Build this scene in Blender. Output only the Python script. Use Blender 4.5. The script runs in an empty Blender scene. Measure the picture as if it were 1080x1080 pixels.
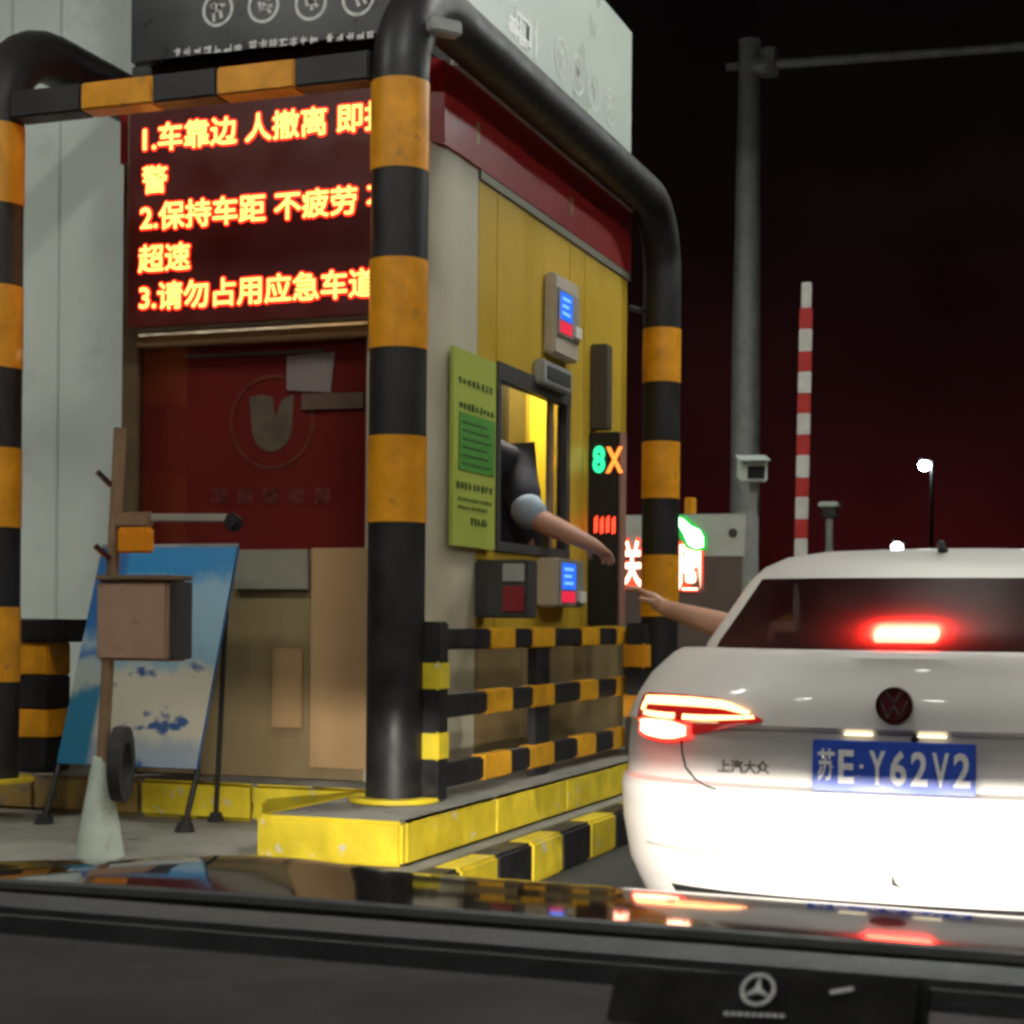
import bpy, bmesh, math, random
from mathutils import Vector, Matrix
from mathutils.bvhtree import BVHTree
random.seed(7)
R = math.radians
sc = bpy.context.scene
C = sc.collection

# ------------------------------------------------------------------ camera
F, ROLL, HY, EYE, VX = 1800.0, R(.5), 655.0, 1.08, 1195.0
TH = math.atan((VX - 540) / F)
cd = bpy.data.cameras.new('camera'); cam = bpy.data.objects.new('camera', cd); C.objects.link(cam)
cd.sensor_width = 36; cd.lens = 36 * F / 1080
cd.shift_y = (HY - 540) / 1080
cd.clip_start = .05; cd.clip_end = 2000
cam.location = (0, 0, EYE)
cam.rotation_euler = (Matrix.Rotation(TH, 3, 'Z') @ Matrix.Rotation(R(90), 3, 'X') @ Matrix.Rotation(ROLL, 3, 'Z')).to_euler()
cd.shift_x = 0
cd.dof.use_dof = True; cd.dof.focus_distance = 7.0; cd.dof.aperture_fstop = 26
sc.camera = cam

# ------------------------------------------------------------------ world: night sky, faint warm glow low down
w = bpy.data.worlds.new('World'); sc.world = w; w.use_nodes = True
nt = w.node_tree; nt.nodes.clear()
tc = nt.nodes.new('ShaderNodeTexCoord'); sx = nt.nodes.new('ShaderNodeSeparateXYZ')
cr = nt.nodes.new('ShaderNodeValToRGB'); bg = nt.nodes.new('ShaderNodeBackground'); wo = nt.nodes.new('ShaderNodeOutputWorld')
nt.links.new(tc.outputs['Generated'], sx.inputs[0]); nt.links.new(sx.outputs['Z'], cr.inputs[0])
e = cr.color_ramp.elements
e[0].position = 0.0; e[0].color = (.0300, .0028, .0032, 1)
e[1].position = .36; e[1].color = (.0022, .0018, .0017, 1)
x = e.new(.10); x.color = (.0120, .0022, .0024, 1)
x = e.new(.22); x.color = (.0042, .0019, .0019, 1)
nz_ = nt.nodes.new('ShaderNodeTexNoise'); nz_.inputs['Scale'].default_value = 7; nz_.inputs['Detail'].default_value = 6
nt.links.new(tc.outputs['Generated'], nz_.inputs['Vector'])
mr_ = nt.nodes.new('ShaderNodeMapRange'); mr_.inputs[1].default_value = .3; mr_.inputs[2].default_value = .7; mr_.inputs[3].default_value = .55; mr_.inputs[4].default_value = 1.35
nt.links.new(nz_.outputs[0], mr_.inputs[0])
mxw = nt.nodes.new('ShaderNodeMix'); mxw.data_type = 'RGBA'; mxw.blend_type = 'MULTIPLY'; mxw.inputs[0].default_value = 1
nt.links.new(cr.outputs[0], mxw.inputs[6]); nt.links.new(mr_.outputs[0], mxw.inputs[7])
nt.links.new(mxw.outputs[2], bg.inputs[0]); bg.inputs[1].default_value = 1.0
nt.links.new(bg.outputs[0], wo.inputs[0])

# ------------------------------------------------------------------ exposure / render
sc.view_settings.view_transform = 'Standard'; sc.view_settings.look = 'None'
sc.view_settings.exposure = 0; sc.view_settings.gamma = 1
sc.render.engine = 'CYCLES'
sc.cycles.use_denoising = True
sc.cycles.max_bounces = 6; sc.cycles.diffuse_bounces = 3; sc.cycles.glossy_bounces = 4
sc.cycles.sample_clamp_indirect = 4
sc.cycles.caustics_reflective = False; sc.cycles.caustics_refractive = False
sc.cycles.filter_width = 3.1

# ------------------------------------------------------------------ pixel -> place (a pixel is a direction, the plane gives the distance)
_f = Vector((-math.sin(TH), math.cos(TH), 0)); _r = Vector((math.cos(TH), math.sin(TH), 0)); _u = Vector((0, 0, 1))
EYEP = Vector((0, 0, EYE))
def ray(px, py):
    a, b = px - 540, HY - py
    return _f + _r * ((a * math.cos(ROLL) - b * math.sin(ROLL)) / F) + _u * ((a * math.sin(ROLL) + b * math.cos(ROLL)) / F)
def pX(px, py, X): d = ray(px, py); return EYEP + d * (X / d.x)
def pY(px, py, Y): d = ray(px, py); return EYEP + d * (Y / d.y)
def pZ(px, py, Z): d = ray(px, py); return EYEP + d * ((Z - EYE) / d.z)

# ------------------------------------------------------------------ materials
MATS = {}
def mat(name, col, rough=.5, metal=0, var=.15, vscale=6, bump=0, bscale=60, coat=0, emit=None, es=0, spec=.5, dirt=None, dscale=3, dlo=.55, dhi=.7):
    if name in MATS: return MATS[name]
    m = bpy.data.materials.new(name); m.use_nodes = True; n = m.node_tree; b = n.nodes['Principled BSDF']
    b.inputs['Roughness'].default_value = rough; b.inputs['Metallic'].default_value = metal
    b.inputs['Coat Weight'].default_value = coat; b.inputs['Coat Roughness'].default_value = .06
    b.inputs['Specular IOR Level'].default_value = spec
    col = tuple(col) + (1,)
    geo = n.nodes.new('ShaderNodeNewGeometry')
    if var > 0:
        tx = n.nodes.new('ShaderNodeTexNoise'); tx.inputs['Scale'].default_value = vscale; tx.inputs['Detail'].default_value = 6
        n.links.new(geo.outputs['Position'], tx.inputs['Vector'])
        mp = n.nodes.new('ShaderNodeMapRange'); mp.inputs[1].default_value = .3; mp.inputs[2].default_value = .7
        mp.inputs[3].default_value = 1 - var; mp.inputs[4].default_value = 1 + var * .6
        n.links.new(tx.outputs[0], mp.inputs[0])
        mx = n.nodes.new('ShaderNodeMix'); mx.data_type = 'RGBA'; mx.blend_type = 'MULTIPLY'; mx.inputs[0].default_value = 1
        mx.inputs[6].default_value = col
        n.links.new(mp.outputs[0], mx.inputs[7])
        out = mx.outputs[2]
        if dirt:
            t2 = n.nodes.new('ShaderNodeTexNoise'); t2.inputs['Scale'].default_value = dscale; t2.inputs['Detail'].default_value = 9; t2.inputs['Roughness'].default_value = .7
            n.links.new(geo.outputs['Position'], t2.inputs['Vector'])
            m2 = n.nodes.new('ShaderNodeMapRange'); m2.inputs[1].default_value = dlo; m2.inputs[2].default_value = dhi
            n.links.new(t2.outputs[0], m2.inputs[0])
            x2 = n.nodes.new('ShaderNodeMix'); x2.data_type = 'RGBA'; n.links.new(m2.outputs[0], x2.inputs[0])
            n.links.new(out, x2.inputs[6]); x2.inputs[7].default_value = tuple(dirt) + (1,); out = x2.outputs[2]
        n.links.new(out, b.inputs['Base Color'])
        rm = n.nodes.new('ShaderNodeMapRange'); rm.inputs[1].default_value = .3; rm.inputs[2].default_value = .7
        rm.inputs[3].default_value = max(.02, rough * .8); rm.inputs[4].default_value = min(1, rough * 1.2)
        n.links.new(tx.outputs[0], rm.inputs[0]); n.links.new(rm.outputs[0], b.inputs['Roughness'])
    else:
        b.inputs['Base Color'].default_value = col
    if bump > 0:
        tb = n.nodes.new('ShaderNodeTexNoise'); tb.inputs['Scale'].default_value = bscale; tb.inputs['Detail'].default_value = 4
        n.links.new(geo.outputs['Position'], tb.inputs['Vector'])
        bp = n.nodes.new('ShaderNodeBump'); bp.inputs['Strength'].default_value = bump; bp.inputs['Distance'].default_value = .01
        n.links.new(tb.outputs[0], bp.inputs['Height']); n.links.new(bp.outputs[0], b.inputs['Normal'])
    if emit:
        b.inputs['Emission Color'].default_value = tuple(emit) + (1,); b.inputs['Emission Strength'].default_value = es
    MATS[name] = m; return m

M = dict(
    asphalt=mat('asphalt', (.055, .055, .052), .85, var=.4, vscale=3, bump=.6, bscale=140),
    concrete=mat('concrete', (.27, .26, .23), .85, var=.3, vscale=4, bump=.4, bscale=60, dirt=(.12, .11, .09), dscale=5),
    kerbyellow=mat('kerb yellow paint', (.78, .60, .025), .6, var=.25, vscale=7, bump=.35, bscale=40, dirt=(.60, .56, .44), dscale=11, dlo=.60, dhi=.65),
    kerbold=mat('worn kerb paint', (.42, .27, .07), .7, var=.35, vscale=6, bump=.4, bscale=40, dirt=(.22, .17, .12), dscale=6, dlo=.5, dhi=.62),
    black=mat('black paint', (.013, .012, .0135), .5, var=.35, vscale=8, bump=.08, bscale=30, dirt=(.06, .055, .05), dscale=9, dlo=.6, dhi=.8),
    orange=mat('orange reflective sheeting', (.78, .33, .012), .38, var=.22, vscale=9, bump=.08, bscale=25, dirt=(.30, .15, .05), dscale=13, dlo=.60, dhi=.70),
    fenceyellow=mat('yellow fence sheeting', (.78, .38, .014), .4, var=.25, vscale=11, bump=.08, bscale=25, dirt=(.34, .20, .06), dscale=15, dlo=.58, dhi=.68),
    white=mat('white cladding', (.78, .86, .80), .55, var=.06, vscale=2, dirt=(.45, .50, .45), dscale=2.2, dlo=.55, dhi=.9),
    cream=mat('cream cladding', (.52, .49, .37), .5, var=.1, vscale=3, dirt=(.3, .27, .18), dscale=4, dlo=.55, dhi=.9),
    yellow=mat('yellow wall panel', (.57, .375, .03), .45, var=.1, vscale=3, dirt=(.44, .25, .025), dscale=3, dlo=.5, dhi=.85),
    red=mat('red fascia', (.42, .022, .022), .4, var=.12, vscale=4, dirt=(.25, .02, .02), dscale=5),
    maroon=mat('maroon panel', (.52, .075, .07), .18, var=.15, vscale=3, coat=.6),
    tan=mat('tan cladding', (.46, .29, .14), .55, var=.06, vscale=2, dirt=(.36, .23, .12), dscale=1.5),
    brown=mat('brown frame', (.20, .135, .075), .5, var=.2, vscale=8),
    greypanel=mat('grey panel', (.30, .28, .23), .5, var=.12, vscale=6),
    grey=mat('grey metal', (.38, .40, .39), .45, metal=.2, var=.15, vscale=9),
    darkgrey=mat('dark grey plastic', (.05, .05, .05), .5, var=.2, vscale=12),
    blackplastic=mat('black plastic', (.010, .010, .011), .55, var=.2, vscale=30),
    plateblack=mat('matt black plate', (.004, .0035, .004), .7, var=.2, vscale=60, spec=.15),
    silver=mat('silver print', (.55, .55, .54), .4, var=.2, vscale=400),
    devicebeige=mat('beige device shell', (.50, .44, .36), .45, var=.1, vscale=20),
    signdark=mat('dark sign board', (.028, .030, .030), .3, var=.2, vscale=4),
    signside=mat('pale sign board', (.50, .57, .52), .3, var=.04, vscale=1.2),
    signprint=mat('pale print', (.84, .86, .84), .4, var=.25, vscale=30),
    signring=mat('ring print', (.68, .70, .68), .35, var=.3, vscale=30),
    carwhite=mat('white car paint', (.62, .59, .565), .42, var=.03, vscale=3, coat=.25),
    chrome=mat('chrome', (.65, .65, .66), .18, metal=1, var=.1, vscale=40),
    darkchrome=mat('dark badge', (.10, .012, .014), .2, var=.1, vscale=40, coat=.8),
    blueplate=mat('blue plate', (.03, .085, .50), .35, var=.2, vscale=20),
    platewhite=mat('plate characters', (.75, .74, .76), .4, var=.12, vscale=50),
    rubber=mat('rubber', (.016, .016, .016), .8, var=.3, vscale=20),
    seat=mat('seat cloth', (.03, .028, .028), .9, var=.2, vscale=20),
    hood=mat('dark hood paint', (.010, .006, .006), .05, var=.1, vscale=5, coat=1, spec=.8),
    dash=mat('dashboard vinyl', (.017, .0155, .016), .75, var=.12, vscale=12, spec=.2, bump=.25, bscale=500),
    cowl=mat('cowl plastic', (.030, .032, .034), .55, var=.25, vscale=30, bump=.2, bscale=300),
    skin=mat('skin', (.56, .30, .21), .5, var=.08, vscale=25),
    shirt=mat('navy uniform', (.022, .026, .045), .85, var=.2, vscale=30, bump=.2, bscale=80),
    sleeve=mat('pale blue cuff', (.30, .38, .46), .85, var=.1, vscale=30),
    hair=mat('hair', (.012, .010, .009), .5, var=.2, vscale=60),
    greennotice=mat('green notice', (.42, .49, .08), .5, var=.06, vscale=5),
    greenprint=mat('green print', (.09, .33, .05), .55, var=.3, vscale=40),
    noticetext=mat('dark print', (.05, .12, .03), .6, var=.2, vscale=40),
    galv=mat('galvanised steel', (.42, .43, .43), .5, metal=.25, var=.2, vscale=7, dirt=(.26, .26, .25), dscale=6),
    postred=mat('barrier red', (.55, .035, .03), .5, var=.15, vscale=12),
    postwhite=mat('barrier white', (.72, .70, .66), .5, var=.15, vscale=12),
    innery=mat('bright yellow door', (.80, .56, .02), .5, var=.05, vscale=4),
    pole=mat('brown pole', (.26, .16, .09), .5, var=.25, vscale=12),
    pinkbox=mat('faded control box', (.40, .25, .17), .55, var=.15, vscale=9, dirt=(.2, .13, .09), dscale=9),
    conegrey=mat('pale cone', (.50, .58, .50), .6, var=.15, vscale=9, dirt=(.3, .33, .27), dscale=8),
    bluevinyl=mat('blue vinyl', (.02, .12, .33), .4, var=.15, vscale=9),
    canopy=mat('canopy soffit', (.62, .66, .63), .6, var=.06, vscale=1),
    foliage=mat('dark foliage', (.04, .055, .025), .7, var=.4, vscale=5),
    bark=mat('bark', (.06, .045, .035), .9, var=.3, vscale=9),
    reflection=mat('pale reflection', (.88, .84, .90), .5, var=.06, vscale=8),
    # things that give off light
    ledtext=mat('led amber core', (.1, .05, .02), .5, var=0, emit=(1, .56, .11), es=2.9),
    ledbloom=mat('led red bloom', (.1, .01, .01), .5, var=0, emit=(1, .016, .008), es=2.2),
    ledpanel=mat('led panel', (.05, .006, .007), .35, var=.1, vscale=6, emit=(.85, .07, .05), es=.02),
    ledred=mat('led red', (.1, .01, .01), .5, var=0, emit=(1, .05, .02), es=3.5),
    ledhot=mat('led red overdriven', (.1, .05, .04), .5, var=0, emit=(1, .42, .28), es=7),
    ledhotglow=mat('led red glow', (.1, .01, .01), .5, var=0, emit=(1, .06, .02), es=1.6),
    ledgreen=mat('led green', (.01, .1, .05), .5, var=0, emit=(.03, .9, .35), es=1.5),
    ledgreenhot=mat('led green bright', (.05, .1, .05), .5, var=0, emit=(.45, 1, .55), es=5),
    ledgreenglow=mat('led green glow', (.01, .1, .02), .5, var=0, emit=(.01, .6, .06), es=.9),
    ledorange=mat('led orange', (.1, .05, .01), .5, var=0, emit=(1, .22, .03), es=2.6),
    screenblue=mat('blue screen', (.01, .03, .1), .3, var=0, emit=(.02, .16, 1), es=1.1),
    screencyan=mat('screen print', (.05, .1, .2), .3, var=0, emit=(.25, .6, 1), es=1.0),
    screenred=mat('screen red', (.1, .01, .01), .3, var=0, emit=(1, .03, .08), es=.8),
    brake=mat('brake lamp core', (.2, .02, .02), .3, var=0, emit=(1, .062, .034), es=42),
    brakerim=mat('brake lamp rim', (.2, .01, .01), .3, var=0, emit=(1, .03, .02), es=3.5),
    brakehi=mat('high brake lamp core', (.2, .02, .02), .3, var=0, emit=(1, .035, .02), es=330),
    brakerimhi=mat('high brake lamp rim', (.2, .01, .01), .3, var=0, emit=(1, .02, .012), es=25),
    taillens=mat('tail lamp lens', (.30, .008, .01), .12, var=.05, vscale=20, coat=1, emit=(1, .02, .015), es=.22),
    tailled=mat('tail lamp light bar', (.3, .1, .05), .3, var=0, emit=(1, .50, .20), es=4.5),
    platelamp=mat('plate lamp', (.3, .3, .2), .3, var=0, emit=(1, .85, .55), es=2.2),
    streetlamp=mat('street lamp light', (.3, .3, .3), .3, var=0, emit=(.85, .95, 1), es=90),
    tube=mat('luminaire', (.5, .5, .5), .3, var=0, emit=(1, 1, .91), es=98),
    addedflood=mat('added floodlight', (.5, .5, .5), .3, var=0, emit=(.95, 1, .94), es=420),
    boothlamp=mat('booth lamp', (.5, .5, .5), .3, var=0, emit=(1, .95, .85), es=120),
)

# rear glass: tinted, dusty so that a lamp right behind it spreads
def glass_mat(name, tint, dust, dustcol, refl=1.0, gr=.04):
    m = bpy.data.materials.new(name); m.use_nodes = True; n = m.node_tree; n.nodes.clear()
    o = n.nodes.new('ShaderNodeOutputMaterial'); tr = n.nodes.new('ShaderNodeBsdfTransparent'); tr.inputs[0].default_value = tint + (1,)
    tl = n.nodes.new('ShaderNodeBsdfTranslucent'); tl.inputs[0].default_value = dustcol + (1,)
    gl = n.nodes.new('ShaderNodeBsdfGlossy'); gl.inputs['Roughness'].default_value = gr
    lw = n.nodes.new('ShaderNodeLayerWeight'); pw_ = n.nodes.new('ShaderNodeMath'); pw_.operation = 'POWER'; pw_.inputs[1].default_value = 5
    fr = n.nodes.new('ShaderNodeMath'); fr.operation = 'MULTIPLY_ADD'; fr.inputs[1].default_value = .9 * refl; fr.inputs[2].default_value = .04 * refl
    n.links.new(lw.outputs['Facing'], pw_.inputs[0]); n.links.new(pw_.outputs[0], fr.inputs[0])
    a = n.nodes.new('ShaderNodeMixShader'); a.inputs[0].default_value = dust
    b = n.nodes.new('ShaderNodeMixShader')
    n.links.new(tr.outputs[0], a.inputs[1]); n.links.new(tl.outputs[0], a.inputs[2])
    n.links.new(fr.outputs[0], b.inputs[0]); n.links.new(a.outputs[0], b.inputs[1]); n.links.new(gl.outputs[0], b.inputs[2])
    n.links.new(b.outputs[0], o.inputs[0]); return m
M['carglass'] = glass_mat('tinted car glass', (.12, .11, .11), .22, (.60, .42, .42), .10, .35)
M['glass'] = glass_mat('clear pane', (.75, .72, .70), .02, (.4, .4, .4))

# ------------------------------------------------------------------ mesh helpers
ORG = {}
class MB:
    def __init__(s): s.bm = bmesh.new()
    def box(s, x0, x1, y0, y1, z0, z1):
        return s.hexa([(x0, y0, z0), (x1, y0, z0), (x1, y1, z0), (x0, y1, z0), (x0, y0, z1), (x1, y0, z1), (x1, y1, z1), (x0, y1, z1)])
    def hexa(s, p):
        v = [s.bm.verts.new(q) for q in p]
        for f in ((3, 2, 1, 0), (4, 5, 6, 7), (0, 1, 5, 4), (1, 2, 6, 5), (2, 3, 7, 6), (3, 0, 4, 7)): s.bm.faces.new([v[i] for i in f])
        return s
    def obox(s, c, size, rot):
        c = Vector(c); hx, hy, hz = [k / 2 for k in size]
        return s.hexa([c + rot @ Vector(q) for q in ((-hx, -hy, -hz), (hx, -hy, -hz), (hx, hy, -hz), (-hx, hy, -hz), (-hx, -hy, hz), (hx, -hy, hz), (hx, hy, hz), (-hx, hy, hz))])
    def bar(s, a, b, wd, ht):
        a, b = Vector(a), Vector(b); d = b - a
        q = d.to_track_quat('Y', 'Z').to_matrix()
        return s.obox((a + b) / 2, (wd, d.length, ht), q)
    def tube(s, path, r, n=16, cap=True):
        path = [Vector(p) for p in path]; rs = r if isinstance(r, (list, tuple)) else [r] * len(path)
        rings = []; up = None
        for i, p in enumerate(path):
            t = (path[min(i + 1, len(path) - 1)] - path[max(i - 1, 0)]).normalized()
            if up is None: up = t.orthogonal().normalized()
            up = (up - t * up.dot(t)).normalized(); sd = t.cross(up)
            rings.append([s.bm.verts.new(p + (up * math.cos(k / n * math.tau) + sd * math.sin(k / n * math.tau)) * rs[i]) for k in range(n)])
        for a, b in zip(rings, rings[1:]):
            for k in range(n): s.bm.faces.new((a[k], a[(k + 1) % n], b[(k + 1) % n], b[k]))
        if cap: s.bm.faces.new(rings[0][::-1]); s.bm.faces.new(rings[-1])
        return s
    def prism(s, pts, d):
        d = Vector(d); a = [s.bm.verts.new(p) for p in pts]; b = [s.bm.verts.new(Vector(p) + d) for p in pts]; n = len(a)
        s.bm.faces.new(a[::-1]); s.bm.faces.new(b)
        for i in range(n): s.bm.faces.new((a[i], a[(i + 1) % n], b[(i + 1) % n], b[i]))
        return s
    def ring(s, c, u, v, r0, r1, d, n=28):
        c, u, v, d = Vector(c), Vector(u), Vector(v), Vector(d); L = []
        for k in range(n):
            e_ = u * math.cos(k / n * math.tau) + v * math.sin(k / n * math.tau)
            L.append([s.bm.verts.new(q) for q in (c + e_ * r0, c + e_ * r1, c + e_ * r1 + d, c + e_ * r0 + d)])
        for k in range(n):
            a, b = L[k], L[(k + 1) % n]
            for i in range(4): s.bm.faces.new((a[i], b[i], b[(i + 1) % 4], a[(i + 1) % 4]))
        return s
    def quad(s, *p): s.bm.faces.new([s.bm.verts.new(q) for q in p]); return s
    def grid(s, rows, closed=False):
        V = [[s.bm.verts.new(p) for p in r] for r in rows]
        for a, b in zip(V, V[1:]):
            n = len(a)
            for i in range(n if closed else n - 1): s.bm.faces.new((a[i], a[(i + 1) % n], b[(i + 1) % n], b[i]))
        return V
    def build(s, name, m, parent=None, bevel=0, smooth=False, seg=2):
        bm = s.bm
        bmesh.ops.recalc_face_normals(bm, faces=bm.faces[:])
        if bevel:
            ed = [e_ for e_ in bm.edges if len(e_.link_faces) == 2 and e_.calc_face_angle(0) > R(35)]
            bmesh.ops.bevel(bm, geom=ed, offset=bevel, segments=seg, affect='EDGES', clamp_overlap=True)
        return finish(bm, name, m, parent, smooth or bevel > 0)
def finish(bm, name, m, parent, smooth):
    if parent is not None: org = ORG[parent]
    else:
        bb = [v.co for v in bm.verts]; lo = Vector([min(c[i] for c in bb) for i in range(3)]); hi = Vector([max(c[i] for c in bb) for i in range(3)])
        org = Vector(((lo.x + hi.x) / 2, (lo.y + hi.y) / 2, lo.z))
    for v in bm.verts: v.co -= org
    me = bpy.data.meshes.new(name); bm.to_mesh(me); bm.free()
    me.materials.append(M[m] if isinstance(m, str) else m)
    if smooth:
        me.shade_smooth()
        me.set_sharp_from_angle(angle=R(38))
    o = bpy.data.objects.new(name, me); C.objects.link(o); ORG[o] = org
    if parent is not None: o.parent = parent
    else: o.location = org
    return o
def thing(name, label, cat, loc, group=None):
    o = bpy.data.objects.new(name, None); C.objects.link(o); o.location = loc; ORG[o] = Vector(loc); o.empty_display_size = .1
    o['label'] = label; o['category'] = cat
    if group: o['group'] = group
    return o
def tag(o, label, cat, group=None):
    o['label'] = label; o['category'] = cat
    if group: o['group'] = group
    return o
def struct(o): o['kind'] = 'structure'; return o
def box(name, m, parent, x0, x1, y0, y1, z0, z1, bevel=0): return MB().box(x0, x1, y0, y1, z0, z1).build(name, m, parent, bevel)

def text(body, name, m, parent, origin, ux, uz, height, width=None, bold=0, depth=.004, narrow=1.0, halo=0):
    """lettering laid on a flat face: ux along the line, uz up, origin at the baseline start"""
    cu = bpy.data.curves.new('lettering', 'FONT'); cu.body = body; cu.offset = bold; cu.extrude = 0; cu.resolution_u = 3
    to = bpy.data.objects.new('lettering', cu); C.objects.link(to)
    dg = bpy.context.evaluated_depsgraph_get(); me = bpy.data.meshes.new_from_object(to.evaluated_get(dg))
    bpy.data.objects.remove(to); bpy.data.curves.remove(cu)
    ux, uz = Vector(ux).normalized(), Vector(uz).normalized(); nrm = ux.cross(uz)
    bm = bmesh.new(); bm.from_mesh(me); bpy.data.meshes.remove(me)
    xs = [v.co.x for v in bm.verts]; xw = max(xs) - min(xs); x0 = min(xs)
    sy = height; sx_ = (width / xw) if width else height * narrow  # narrow: width of an em over its height
    for v in bm.verts:
        x, y = v.co.x - x0, v.co.y
        v.co = Vector(origin) + ux * x * sx_ + uz * y * sy + nrm * depth
    if halo:
        src = bm.faces[:]
        for k_ in range(8):
            a_ = k_ / 8 * math.tau; du = bmesh.ops.duplicate(bm, geom=src); off = ux * math.cos(a_) * halo + uz * math.sin(a_) * halo - nrm * .00025 * (k_ + 1)
            for g_ in du['geom']:
                if isinstance(g_, bmesh.types.BMVert): g_.co += off
    return finish(bm, name, m, parent, False)

# ================================================================== setting
ZB, ZT = .17, .34                      # lower and upper tier of the toll island
o = struct(MB().quad((-300, -60, 0), (300, -60, 0), (300, 600, 0), (-300, 600, 0)).build('road', 'asphalt'))
# lower tier: long concrete plinth with a striped lane-side kerb
LX = -2.30
isl = struct(MB().box(-9.0, LX - .12, 4.6, 20.5, 0, ZB).build('toll_island', 'concrete', bevel=.012))
k = 0; y = 4.6
while y < 20.4:
    p = MB().box(LX - .118, LX, y, y + .393, 0, ZB + .004).build('kerb_block', 'kerbyellow' if k % 2 else 'black', isl, bevel=.012)
    y += .4; k += 1
# upper tier: booth platform with its narrow nose, yellow painted edge
plat = struct(MB().prism([(-3.09, 5.76, ZB), (-2.53, 5.76, ZB), (-2.53, 11.6, ZB), (-8.9, 11.6, ZB), (-8.9, 6.80, ZB), (-3.09, 6.80, ZB)], (0, 0, ZT - ZB - .003)).build('booth_platform', 'concrete', bevel=.01))
def kerbface(x0, x1, y0, y1, m='kerbyellow'): return MB().box(x0, x1, y0, y1, ZB + .002, ZT).build('kerb_edge', m, plat, bevel=.014)
kerbface(-3.11, -2.51, 5.735, 5.775)
yy = 5.777
while yy < 11.5: kerbface(-2.532, -2.508, yy, yy + .946); yy += .95
kerbface(-3.112, -3.088, 5.777, 6.77)
xx = -3.114
while xx > -4.25: kerbface(xx - .577, xx, 6.775, 6.803); xx -= .58
xx -= .003
while xx > -8.0: kerbface(xx - .577, xx, 6.775, 6.803, 'kerbold'); xx -= .58

# canopy overhead with its recessed luminaires
can = thing('canopy', 'pale flat canopy roof over the toll lanes', 'canopy', (-2, 2, 6.5))
for i in range(9):
    box('soffit_panel', 'canopy', can, -14 + i * 2.6, -14 + i * 2.6 + 2.58, -14, 13.4, 6.5, 6.56)
box('fascia', 'white', can, -14, 9.4, 13.4, 13.55, 6.3, 7.1)
nl = 0
for (lx, ly) in ((-6.0, 3.0), (-1.2, 3.6), (4.5, 3), (-1.0, 9.6), (4.5, 9.5), (-7.5, 10.2), (-5.0, -2.5), (-.8, -4.5), (4.5, -4)):
    nl += 1
    pos = 'above the lane' if lx > -2 else 'above the island'
    t = thing('luminaire', 'square white floodlight recessed in the canopy soffit', 'light', (lx, ly, 6.44), 'floodlights in the canopy soffit')
    MB().box(lx - .36, lx + .36, ly - .36, ly + .36, 6.462, 6.498).build('housing', 'grey', t)
    MB().box(lx - .3, lx + .3, ly - .3, ly + .3, 6.448, 6.461).build('diffuser', 'tube', t)

# floodlights added on the unseen canopy edge to brighten the far pole
for (lx, side) in ((-6.5, 'left'), (.8, 'right')):
    t = thing('added_floodlight', 'added unseen floodlight on the %s of the canopy edge brightening the far pole' % side, 'light', (lx, 13.7, 6.3), 'added floodlights on the canopy edge')
    rt_ = Matrix.Rotation(R(-62), 3, 'X'); c_ = Vector((lx, 13.8, 6.5))
    MB().obox(c_, (.6, .45, .12), rt_).build('housing', 'grey', t, bevel=.01)
    MB().obox(c_ + rt_ @ Vector((0, 0, -.066)), (.54, .4, .01), rt_).build('diffuser', 'addedflood', t)
    MB().bar(c_ + Vector((0, -.02, .1)), (lx, 13.56, 6.7), .06, .05).build('bracket', 'galv', t)

# ================================================================== white canopy column
t = thing('canopy_column', 'tall pale green-white clad canopy column left of the booth', 'column', (-5.4, 8.1, ZT))
for x0, x1 in ((-5.93, -5.62), (-5.615, -5.315), (-5.31, -4.86)): box('cladding_panel', 'white', t, x0, x1, 7.60, 7.64, ZT, 6.5, .006)
for y0, y1 in ((7.645, 8.05), (8.055, 8.5)): box('cladding_panel', 'white', t, -4.89, -4.862, y0, y1, ZT, 6.5, .004)
box('core', 'white', t, -5.92, -4.895, 7.645, 8.5, ZT, 6.495)

# striped block by the column
t = thing('striped_guard_block', 'low black and yellow striped guard block below the white column', 'guard block', (-4.9, 6.95, ZT))
zz = [ZT, .50, .64, .80, .96, 1.07]
for i, (a, b) in enumerate(zip(zz, zz[1:])):
    wd = .02 if i == 4 else 0
    box('band', 'orange' if i % 2 else 'black', t, -5.05, -4.84 + (.12 if i == 4 else 0), 6.86 - wd, 7.05 + wd, a + .002, b, .008)
o = thing('pale_cabinet', 'small pale grey box beside the striped guard block', 'box', (-4.75, 7.2, ZT))
box('body', 'conegrey', o, -4.82, -4.62, 7.12, 7.3, .74, .98, .01); box('stand', 'galv', o, -4.75, -4.69, 7.17, 7.23, ZT, .74)
box('lower_box', 'kerbyellow', o, -4.83, -4.73, 7.1, 7.16, .58, .68, .006); box('bracket', 'galv', o, -4.74, -4.70, 7.11, 7.18, .6, .66)

# ================================================================== toll booth
BX0, BX1, BY0, BY1, BZ = -4.59, -3.0, 7.10, 10.31, 3.30
bo = thing('toll_booth', 'yellow and red toll booth with service window on the lane side', 'toll booth', (-3.8, 8.7, ZT))
box('floor', 'darkgrey', bo, BX0, BX1 - .01, BY0 + .065, BY1 - .062, ZT, ZT + .14)
box('roof', 'darkgrey', bo, BX0 + .02, BX1 - .02, BY0 + .02, BY1, 3.66, 3.74)
box('left_wall', 'brown', bo, BX0, BX0 + .06, BY0 + .06, BY1, ZT + .04, 3.26)
box('rear_wall', 'yellow', bo, BX0 + .06, BX1 - .06, BY1 - .06, BY1, ZT + .04, 3.26)
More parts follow.
